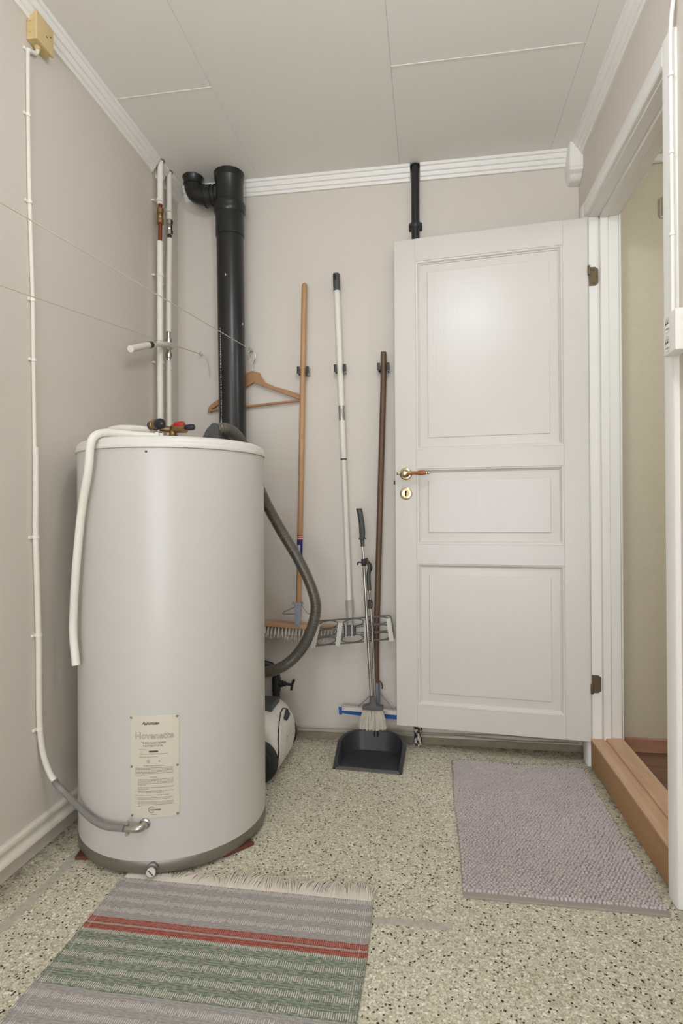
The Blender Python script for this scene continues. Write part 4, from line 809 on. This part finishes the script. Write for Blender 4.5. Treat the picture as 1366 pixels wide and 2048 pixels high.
# ------------------------------------------------------------------ long-handled brush
lb_ = thing('long_handled_brush', 'grey long-handled brush with pale bristles standing over the dustpan', 'brush', (-0.22, 2.25, 0.08))
G().tube(catmull([(-0.2785, 2.269, 0.966), (-0.2780, 2.269, 0.962), (-0.2735, 2.270, 0.94), (-0.2685, 2.271, 0.90), (-0.2665, 2.272, 0.865), (-0.2670, 2.272, 0.850), (-0.2665, 2.272, 0.842)], 4), [0.011] + [0.0125] * 3 + [0.0115] * 9 + [0.0122] * 4 + [0.0115] * 4 + [0.0145] * 2 + [0.0140, 0.009], 16).build('grip', 'darkgrey', lb_)
G().tube([(-0.2665, 2.272, 0.845), (-0.2650, 2.272, 0.815)], 0.0082, 14).build('ferrule', 'darkgrey', lb_)
pa, pb = Vector((-0.2655, 2.272, 0.830)), Vector((-0.2305, 2.248, 0.206))
G().tube([pa, lerp(pa, pb, .16), lerp(pa, pb, .1605), pb], [0.0052, 0.0052, 0.0062, 0.0062], 14).build('telescopic_pole', 'steel', lb_)
cz = lerp(pa, pb, 0.125)
cl = G().lathe([(0.0085, -0.014), (0.0098, -0.012), (0.0098, 0.012), (0.0085, 0.014)], cz, pb - pa, 14).build('pole_clip', 'blackp', lb_)
G().tube(catmull([cz + Vector((-.006, -.004, -.001)), cz + Vector((-.017, -.006, .001)), cz + Vector((-.023, -.006, -.002)), cz + Vector((-.024, -.006, -.010))], 4), 0.0032, 8).build('clip_hook', 'blackp', cl)
bh = G().loft([[Vector((cx + sx * w, 2.244 + sy * d, z + 0.018)) for sx, sy in ((-1, -1), (-.4, -1.2), (.4, -1.2), (1, -1), (1, 1), (.4, 1.2), (-.4, 1.2), (-1, 1))] for cx, z, w, d in ((-0.2275, 0.212, 0.0085, 0.0075), (-0.2265, 0.190, 0.010, 0.009), (-0.226, 0.180, 0.018, 0.011), (-0.2255, 0.1765, 0.038, 0.013), (-0.225, 0.174, 0.0405, 0.014), (-0.225, 0.162, 0.0405, 0.014))]).build('brush_head', 'darkgrey', lb_)
g = G()
for i in range(420):
    u = random.uniform(-1, 1); w = random.uniform(-1, 1)
    p0 = Vector((-0.225 + u * 0.037, 2.244 + w * 0.011, 0.181)); fl = 1.40 + random.uniform(-.08, .08)
    p2 = Vector((-0.2255 + u * 0.037 * fl + random.uniform(-.002, .002), 2.243 + w * 0.019, 0.106 - 0.004 * (1 - u * u) + random.uniform(-.003, .005)))
    p1_ = lerp(p0, p2, .5) + Vector((u * .0025, w * .002, 0))
    g.tube([p0, p1_, p2], [0.0009, 0.0011, 0.0010], 3, caps=False)
g.build('bristles', 'bristle', lb_, kind='stuff')

# ------------------------------------------------------------------ dustpan with long pole
dp = thing('dustpan', 'black dustpan with a long steel pole lying open on the floor', 'dustpan', (-0.23, 2.19, 0))
c0 = Vector((-0.2335, 2.095, 0)); rz = math.radians(-3.0)
def DPt(x, y, z): return Vector((c0.x + x * math.cos(rz) - y * math.sin(rz), c0.y + x * math.sin(rz) + y * math.cos(rz), z))
outl = []   # (x, y, height) from front-left round the back to front-right
for t in [i / 8 for i in range(9)]: outl.append((-0.1145 - 0.0050 * t, 0.115 * t, 0.004 + 0.054 * t ** 0.9))
for t in [i / 8 for i in range(1, 9)]:
    an = PI - PI / 2 * t; outl.append((-0.0435 + 0.076 * math.cos(an), 0.115 + 0.080 * math.sin(an), 0.058 + 0.018 * math.sin(PI / 2 * t)))
n2 = len(outl); full = outl + [(0.0, 0.196, 0.0775)] + [(-x, y, z) for x, y, z in reversed(outl)]
inner, outer, rimo, foot = [], [], [], []
cen = Vector((0, 0.09, 0))
for x, y, z in full:
    d = Vector((x, y - 0.085, 0)); d = d.normalized() if d.length else d
    if y < 0.02: d = Vector((1 if x > 0 else -1, 0, 0))
    foot.append(DPt(x * 0.985 - d.x * 0.008, y - d.y * 0.012, 0.0035)); inner.append(DPt(x, y, z)); rimo.append(DPt(x + d.x * 0.014, y + d.y * 0.012, z - 0.0005)); outer.append(DPt(x + d.x * 0.0145, y + d.y * 0.0125, max(0.0, z - 0.010)))
base = [DPt(x * 0.985 + 0, y, 0.0) for x, y, z in full]
shell = G().loft([foot, inner, rimo, outer, base], False, False)
fn = len(foot); shell._add(foot, [tuple(range(fn))]); shell._add(base, [tuple(range(fn - 1, -1, -1))])
shell.build('pan', 'pan', dp, ang=35)
G().prism([DPt(-0.1185, -0.004, 0.0005), DPt(-0.1185, 0.014, 0.0005), DPt(-0.1185, 0.012, 0.0075), DPt(-0.1185, 0.006, 0.0072), DPt(-0.1185, -0.003, 0.003)], DPt(0.1185, 0, 0) - DPt(-0.1185, 0, 0)).build('rubber_lip', 'panlip', dp)
da, db = Vector((-0.2475, 2.300, 0.748)), Vector((-0.2165, 2.2800, 0.072))
G().tube([lerp(da, db, .09), lerp(da, db, .24) + Vector((.002, 0, 0)), lerp(da, db, .2405) + Vector((.002, 0, 0)), lerp(da, db, .46) + Vector((.0042, 0, 0)), lerp(da, db, .75) + Vector((.002, 0, 0)), db], [0.0042, 0.0042, 0.0052, 0.0052, 0.0052, 0.0052], 12).build('pole', 'steel', dp)
gr = G().tube(catmull([da + Vector((-.006, -.003, .018)), da, da + Vector((.007, -.002, -.018)), lerp(da, db, .075), lerp(da, db, .165)], 5), [0.0055] * 4 + [0.0075] * 8 + [0.0085] * 9, 12).build('grip', 'darkgrey', dp)
G().tube(catmull([da + Vector((.004, -.006, .004)), da + Vector((.014, -.010, -.008)), da + Vector((.0155, -.009, -.024)), da + Vector((.008, -.004, -.034))], 5), 0.0036, 8).build('trigger', 'blackp', gr)
G().lathe([(0.0078, -0.018), (0.0085, -0.016), (0.0085, 0.016), (0.0078, 0.018)], lerp(da, db, .245), db - da, 12).box(tuple(lerp(da, db, .245) + Vector((.004, -.009, -.010))), tuple(lerp(da, db, .245) + Vector((.013, .002, .010))), .002).build('locking_collar', 'darkgrey', dp)
G().lathe([(0.010, 0), (0.009, 0.012), (0.0062, 0.020)], (-0.2165, 2.2800, 0.062), (0.0, 0, 1), 12).build('pole_socket', 'pan', dp)

# ------------------------------------------------------------------ vacuum cleaner with ribbed hose
vc = thing('vacuum_cleaner', 'white canister vacuum cleaner with ribbed grey hose behind the water heater', 'vacuum cleaner', (-0.66, 2.09, 0))
prof = [(-0.550, .032), (-0.536, .060), (-0.528, .095), (-0.529, .135), (-0.538, .172), (-0.556, .204), (-0.582, .224), (-0.62, .234), (-0.68, .234), (-0.76, .220), (-0.83, .185), (-0.87, .135), (-0.875, .08), (-0.85, .035), (-0.75, .026), (-0.62, .026)]
pf = catmull([(x, 0, z) for x, z in prof] + [(prof[0][0], 0, prof[0][1])], 4)[:-1]
cxz = (-0.68, 0.125); rings = []
VS_ = ((1.958, .55), (1.962, .72), (1.972, .86), (1.988, .945), (2.01, .985), (2.05, 1.0), (2.09, 1.003), (2.13, 1.0), (2.17, .985), (2.192, .945), (2.208, .86), (2.218, .72), (2.222, .55))
for y, s in VS_:
    rings.append([Vector((cxz[0] + (p.x - cxz[0]) * (1 - (1 - s) * .55), y, cxz[1] + (p.z - cxz[1]) * s)) for p in pf])
vb = G().loft(rings).build('body', 'vacwhite', vc, ang=60)
# rear filter cover: dark surround and proud white ribbed panel
def rear(y, z, off):
    pts = [(p.x, p.z) for p in pf if p.x > -0.56 or p.z > 0.2]
    best = None
    for (x0, z0), (x1, z1) in zip(prof[:8], prof[1:8]):
        if z0 <= z <= z1: best = x0 + (x1 - x0) * (z - z0) / (z1 - z0)
    if best is None: best = prof[0][0]
    sc = 1.0
    for (ya, sa), (yb_, sb) in zip(VS_, VS_[1:]):
        if ya <= y <= yb_: sc = sa + (sb - sa) * (y - ya) / (yb_ - ya)
    return Vector((cxz[0] + (best - cxz[0]) * (1 - (1 - sc) * .55) + off, y, z))
def rpatch(outline, off, name, m, thick=0.006):
    A = [rear(y, z, off) for y, z in outline]; B = [p + Vector((-thick, 0, 0)) for p in A]; n = len(A)
    c = sum(A, Vector()) / n; cy_, cz_ = sum(o[0] for o in outline) / n, sum(o[1] for o in outline) / n
    mid = [rear(cy_ + (o[0] - cy_) * .5, cz_ + (o[1] - cz_) * .5, off) for o in outline]
    g = G(); g.loft([B, A, mid], True, False); g._add(mid, [tuple(range(n))])
    return g.build(name, m, vc, ang=50)
ol = [(2.125, .205), (2.085, .203), (2.030, .188), (1.995, .168), (1.984, .145), (1.982, .10), (1.985, .065), (1.995, .036), (2.03, .033), (2.09, .033), (2.14, .040), (2.172, .065), (2.182, .10), (2.182, .14), (2.172, .175), (2.155, .195)]
cyv, czv = 2.085, .115
rpatch([(cyv + (y - cyv) * 1.045, czv + (z - czv) * 1.035) for y, z in ol], 0.004, 'dark_surround', 'rubber', 0.012)
fc = rpatch(ol, 0.0085, 'filter_cover', 'vacwhite', 0.010)
for i in range(13):
    z = 0.055 + i * 0.0092; w = 0.052 * math.sqrt(max(0.05, 1 - ((z - .11) / .085) ** 2))
    pts = [rear(2.105 + w * 1.15 * k, z, 0.0090) for k in (-1, -.5, 0, .5, 1)]
    G().tube(pts, 0.0013, 6).build('vent_rib', 'vacwhite', fc)
G().loft([[rear(2.118 + dy, z, .0085 + o_) for dy, z in ((-.05, .190), (.010, .2035), (.030, .198), (.025, .180), (-.035, .176))] for o_ in (0, .002)]).build('release_button', 'rubber', fc)
for y0, y1 in ((1.934, 1.957), (2.223, 2.246)):
    w = G().lathe([(0.050, 0), (0.070, 0.001), (0.0775, 0.006), (0.078, 0.017), (0.070, 0.022), (0.050, 0.023)], (-0.606, y0, 0.078), (0, 1, 0), 40).build('wheel', 'rubber', vc, label='large black wheel')
    G().lathe([(0.056, 0), (0.052, 0.004), (0.020, 0.006), (0, 0.007)], (-0.606, y0 if y0 < 2 else y1, 0.078), (0, -1 if y0 < 2 else 1, 0), 32).build('hub_cap', 'blackp', w)
G().box((-0.70, 2.03, 0.222), (-0.575, 2.15, 0.246), 0.010, 3).build('carry_handle', 'darkgrey', vc)
hp = catmull([(-0.735, 1.874, 1.222), (-0.715, 1.876, 1.2355), (-0.696, 1.886, 1.240), (-0.674, 1.925, 1.229), (-0.656, 1.968, 1.190), (-0.636, 2.0, 1.118), (-0.601, 2.03, 1.007), (-0.545, 2.05, 0.893), (-0.472, 2.06, 0.767), (-0.424, 2.06, 0.658), (-0.415, 2.06, 0.585), (-0.440, 2.06, 0.502), (-0.484, 2.06, 0.431), (-0.538, 2.05, 0.386), (-0.604, 2.05, 0.362), (-0.67, 2.05, 0.350), (-0.71, 2.06, 0.31), (-0.72, 2.07, 0.235)], 40)
# resample evenly
acc = [0.0]
for p, q in zip(hp, hp[1:]): acc.append(acc[-1] + (q - p).length)
step = 0.0013; out = []; j = 0; s_ = 0.0
while s_ < acc[-1]:
    while acc[j + 1] < s_: j += 1
    out.append(lerp(hp[j], hp[j + 1], (s_ - acc[j]) / max(1e-9, acc[j + 1] - acc[j]))); s_ += step
G().tube(out, [(0.0205, 0.0205, 0.0172, 0.0172)[i % 4] for i in range(len(out))], 22).build('hose', 'hose', vc, ang=25, label='ribbed grey suction hose')
# hose handle resting on the lid
hd = G().loft([[Vector(c_) + Vector((0, dy, 0)) for c_ in ((-0.783, 0, 1.1585), (-0.703, 0, 1.1585), (-0.697, 0, 1.190), (-0.700, 0, 1.215), (-0.703, 0, 1.243), (-0.711, 0, 1.2535), (-0.724, 0, 1.253), (-0.745, 0, 1.232))] for dy in (1.846, 1.902)])
hd.build('hose_handle', 'darkgrey', vc, label='dark grey hose handle')

# ------------------------------------------------------------------ low cables along the back wall
for k, (z0, y, r) in enumerate(((0.046, YB - 0.004, 0.0032), (0.037, YB - 0.0095, 0.0030))):
    pts = []
    for i in range(24):
        x = -0.78 + i * (1.355 / 23); pts.append((x, y + 0.0008 * math.sin(i * 1.3 + k), z0 + 0.0028 * math.sin(i * .8 + k * 2) - 0.004 * (k == 1) * max(0, (i - 14) / 9)))
    tag(G().tube(catmull(pts, 4), r, 8).build('floor_cable', 'cable'), ('upper' if k == 0 else 'lower') + ' thin pale cable running along the foot of the back wall', 'cable', 'cables at the wall foot')

# ------------------------------------------------------------------ socket and cable by the door casing
so = thing('power_socket', 'white surface socket with two outlets beside the door casing', 'socket', (0.567, 1.42, 1.30))
sx0 = 0.545
G().box((sx0, 1.380, 1.308), (XC, 1.446, 1.402), 0.004, 3).build('housing', 'socket', so)
for z in (1.3775, 1.3335):
    ring_o = [(sx0 - 0.0006, 1.424 + 0.0165 * math.cos(t), z + 0.0195 * math.sin(t)) for t in [i * 2 * PI / 24 for i in range(24)]]
    ring_m = [(sx0 - 0.0012, 1.424 + 0.0150 * math.cos(t), z + 0.0180 * math.sin(t)) for t in [i * 2 * PI / 24 for i in range(24)]]
    ring_i = [(sx0 - 0.0002, 1.424 + 0.0125 * math.cos(t), z + 0.0150 * math.sin(t)) for t in [i * 2 * PI / 24 for i in range(24)]]
    g = G(); g.loft([[Vector(p) for p in r] for r in (ring_o, ring_m, ring_i)], True, False)
    ot = g.build('outlet', 'socket', so)
    G().lathe([(0.0118, 0), (0.0118, 0.0006)], (sx0 - 0.0004, 1.424, z), (-1, 0, 0), 24).build('outlet_well', 'outletgrey', ot)
    G().box((sx0 - 0.0022, 1.412, z - 0.010), (sx0 - 0.0004, 1.436, z - 0.001), 0.0006).build('outlet_lip', 'socket', ot)
    for dy in (-0.005, 0.005): G().lathe([(0.0021, 0), (0.0021, 0.0012)], (sx0 - 0.0006, 1.424 + dy, z + 0.002), (-1, 0, 0), 8).build('pin_hole', 'hole', ot)
wc = thing('socket_cable', 'white cable running down the door casing to the socket', 'cable', (XC, 1.45, 1.40))
G().tube(catmull([(XR - .008, 1.460, H - .06), (XR - .008, 1.462, 2.2), (XC - .003, 1.4655, 2.09), (XC - .003, 1.466, 1.9), (XC - .003, 1.464, 1.6), (XC - .003, 1.465, 1.40)], 6), 0.0048, 10).build('cable_run', 'socket', wc)
for z in (1.985, 1.80, 1.605): G().lathe([(0.005, -.005), (0.0068, -.004), (0.0068, .004), (0.005, .005)], (XC - .003, 1.465, z), seg=12).build('cable_clip', 'socket', wc)
# hall switch box
hs = thing('wall_chime', 'cream wall box on the hall wallpaper', 'wall box', (0.93, 2.39, 2.12))
G().box((0.893, 2.392, 2.090), (0.965, 2.3999, 2.172), 0.003).build('mount', 'socket', hs)
G().box((0.897, 2.376, 2.097), (0.962, 2.3925, 2.169), 0.004, 2).build('cover', 'plate', hs)

# ------------------------------------------------------------------ mats
rg = thing('striped_rug', 'grey green and red striped woven rug with cream fringe', 'rug', (-0.465, 0.9, 0))
rx0, rx1, ry0, ry1 = -0.791, -0.142, 0.10, 1.392
g = G(); nx, ny = 26, 60; top_ = []
for j in range(ny + 1):
    for i in range(nx + 1):
        x = rx0 + (rx1 - rx0) * i / nx; y = ry0 + (ry1 - ry0) * j / ny
        wob = 0.0016 * math.sin(y * 17) * (1 if i in (0, nx) else 0.3)
        top_.append((x + wob, y, 0.0048 + 0.0006 * math.sin(x * 31 + y * 9) * math.sin(y * 23)))
q = [(j * (nx + 1) + i, j * (nx + 1) + i + 1, (j + 1) * (nx + 1) + i + 1, (j + 1) * (nx + 1) + i) for j in range(ny) for i in range(nx)]
g._add(top_, q)
per = [i for i in range(nx + 1)] + [j * (nx + 1) + nx for j in range(1, ny + 1)] + [ny * (nx + 1) + i for i in range(nx - 1, -1, -1)] + [j * (nx + 1) for j in range(ny - 1, 0, -1)]
g.loft([[Vector(top_[i]) for i in per], [Vector((top_[i][0], top_[i][1], 0.0005)) for i in per]], True, False)
g.build('weave', 'rug', rg, ang=60)
for x, m_ in ((rx0, 'rug'), (rx1, 'rug')):
    G().tube([(x + 0.0016 * math.sin(y * 17), y, 0.0036) for y in [ry0 + (ry1 - ry0) * k / 60 for k in range(61)]], 0.0034, 8).build('selvedge', m_, rg)
g = G()
x = rx0 + 0.002
while x < rx1 - 0.001:
    ph = random.uniform(-1, 1); lean = 0.010 * math.sin(x * 38) + 0.006 * math.sin(x * 97 + 1) + random.uniform(-.004, .004); L = 0.058 + random.uniform(-.012, .008) + 0.006 * math.sin(x * 23)
    z1 = 0.0046 + random.uniform(0, .006)
    if x < -0.52: L *= 0.72; z1 = 0.0050
    g.tube(catmull([(x, ry1 - 0.003, 0.0045), (x + lean * .25, ry1 + L * .35, z1 + .001), (x + lean * .8, ry1 + L * .7, z1), (x + lean * 1.5 + random.uniform(-.003, .003), ry1 + L, 0.002)], 3), 0.0014, 5)
    x += random.uniform(0.0016, 0.0024)
g.build('fringe', 'fringe', rg, kind='stuff')

bmx = thing('bath_mat', 'grey mauve chenille bath mat in front of the doorway', 'mat', (0.31, 1.83, 0))
mx0, mx1, my0, my1 = 0.0755, 0.549, 1.440, 2.226
def sk(x, y): return x + (0.004 if y > 1.9 else 0) * 0
g = G().box((mx0, my0, 0.0), (mx1, my1, 0.007), 0.0025, 2); g.build('backing', 'matedge', bmx)
g = G(); d = 0.0096; rows_ = int((my1 - my0 - 0.020) / (d * 0.86)); cols_ = int((mx1 - mx0 - 0.002) / d)
cj = lambda j: d * .86 * j
for j in range(rows_):
    for i in range(cols_):
        cx = mx0 + 0.0045 + d * i + (d * .5 if j % 2 else 0) + random.uniform(-.0012, .0012) + 0.0022 * math.sin(cj(j) * 11)
        cy = my0 + 0.019 + d * .86 * j + random.uniform(-.0011, .0011) + 0.0015 * math.sin(i * .21)
        if cx > mx1 - 0.004 or cy > my1 - 0.003: continue
        und = 0.0016 * math.sin(cx * 22 + 1.3 * math.sin(cy * 9)) * math.sin(cy * 13 + cx * 5)
        hgt = 0.0068 + und * 1.3 + random.uniform(-.0010, .0012); rr = 0.0051 + random.uniform(-.0005, .0006); lx_, ly_ = random.uniform(-.0018, .0018), random.uniform(-.0024, .0016)
        b0 = len(g.v)
        for k, (rf, zf) in enumerate(((1.0, 0.0), (0.98, 0.45), (0.66, 0.86))):
            for t in range(6):
                an = t * PI / 3; g.v.append((cx + lx_ * zf + rr * rf * math.cos(an), cy + ly_ * zf + rr * rf * math.sin(an), 0.0065 + hgt * zf))
        g.v.append((cx + lx_, cy + ly_, 0.0065 + hgt))
        for k in range(2):
            for t in range(6): g.f.append((b0 + k * 6 + t, b0 + k * 6 + (t + 1) % 6, b0 + (k + 1) * 6 + (t + 1) % 6, b0 + (k + 1) * 6 + t))
        for t in range(6): g.f.append((b0 + 12 + t, b0 + 12 + (t + 1) % 6, b0 + 18))
g.build('chenille_pile', 'matgrey', bmx, ang=180, kind='stuff')
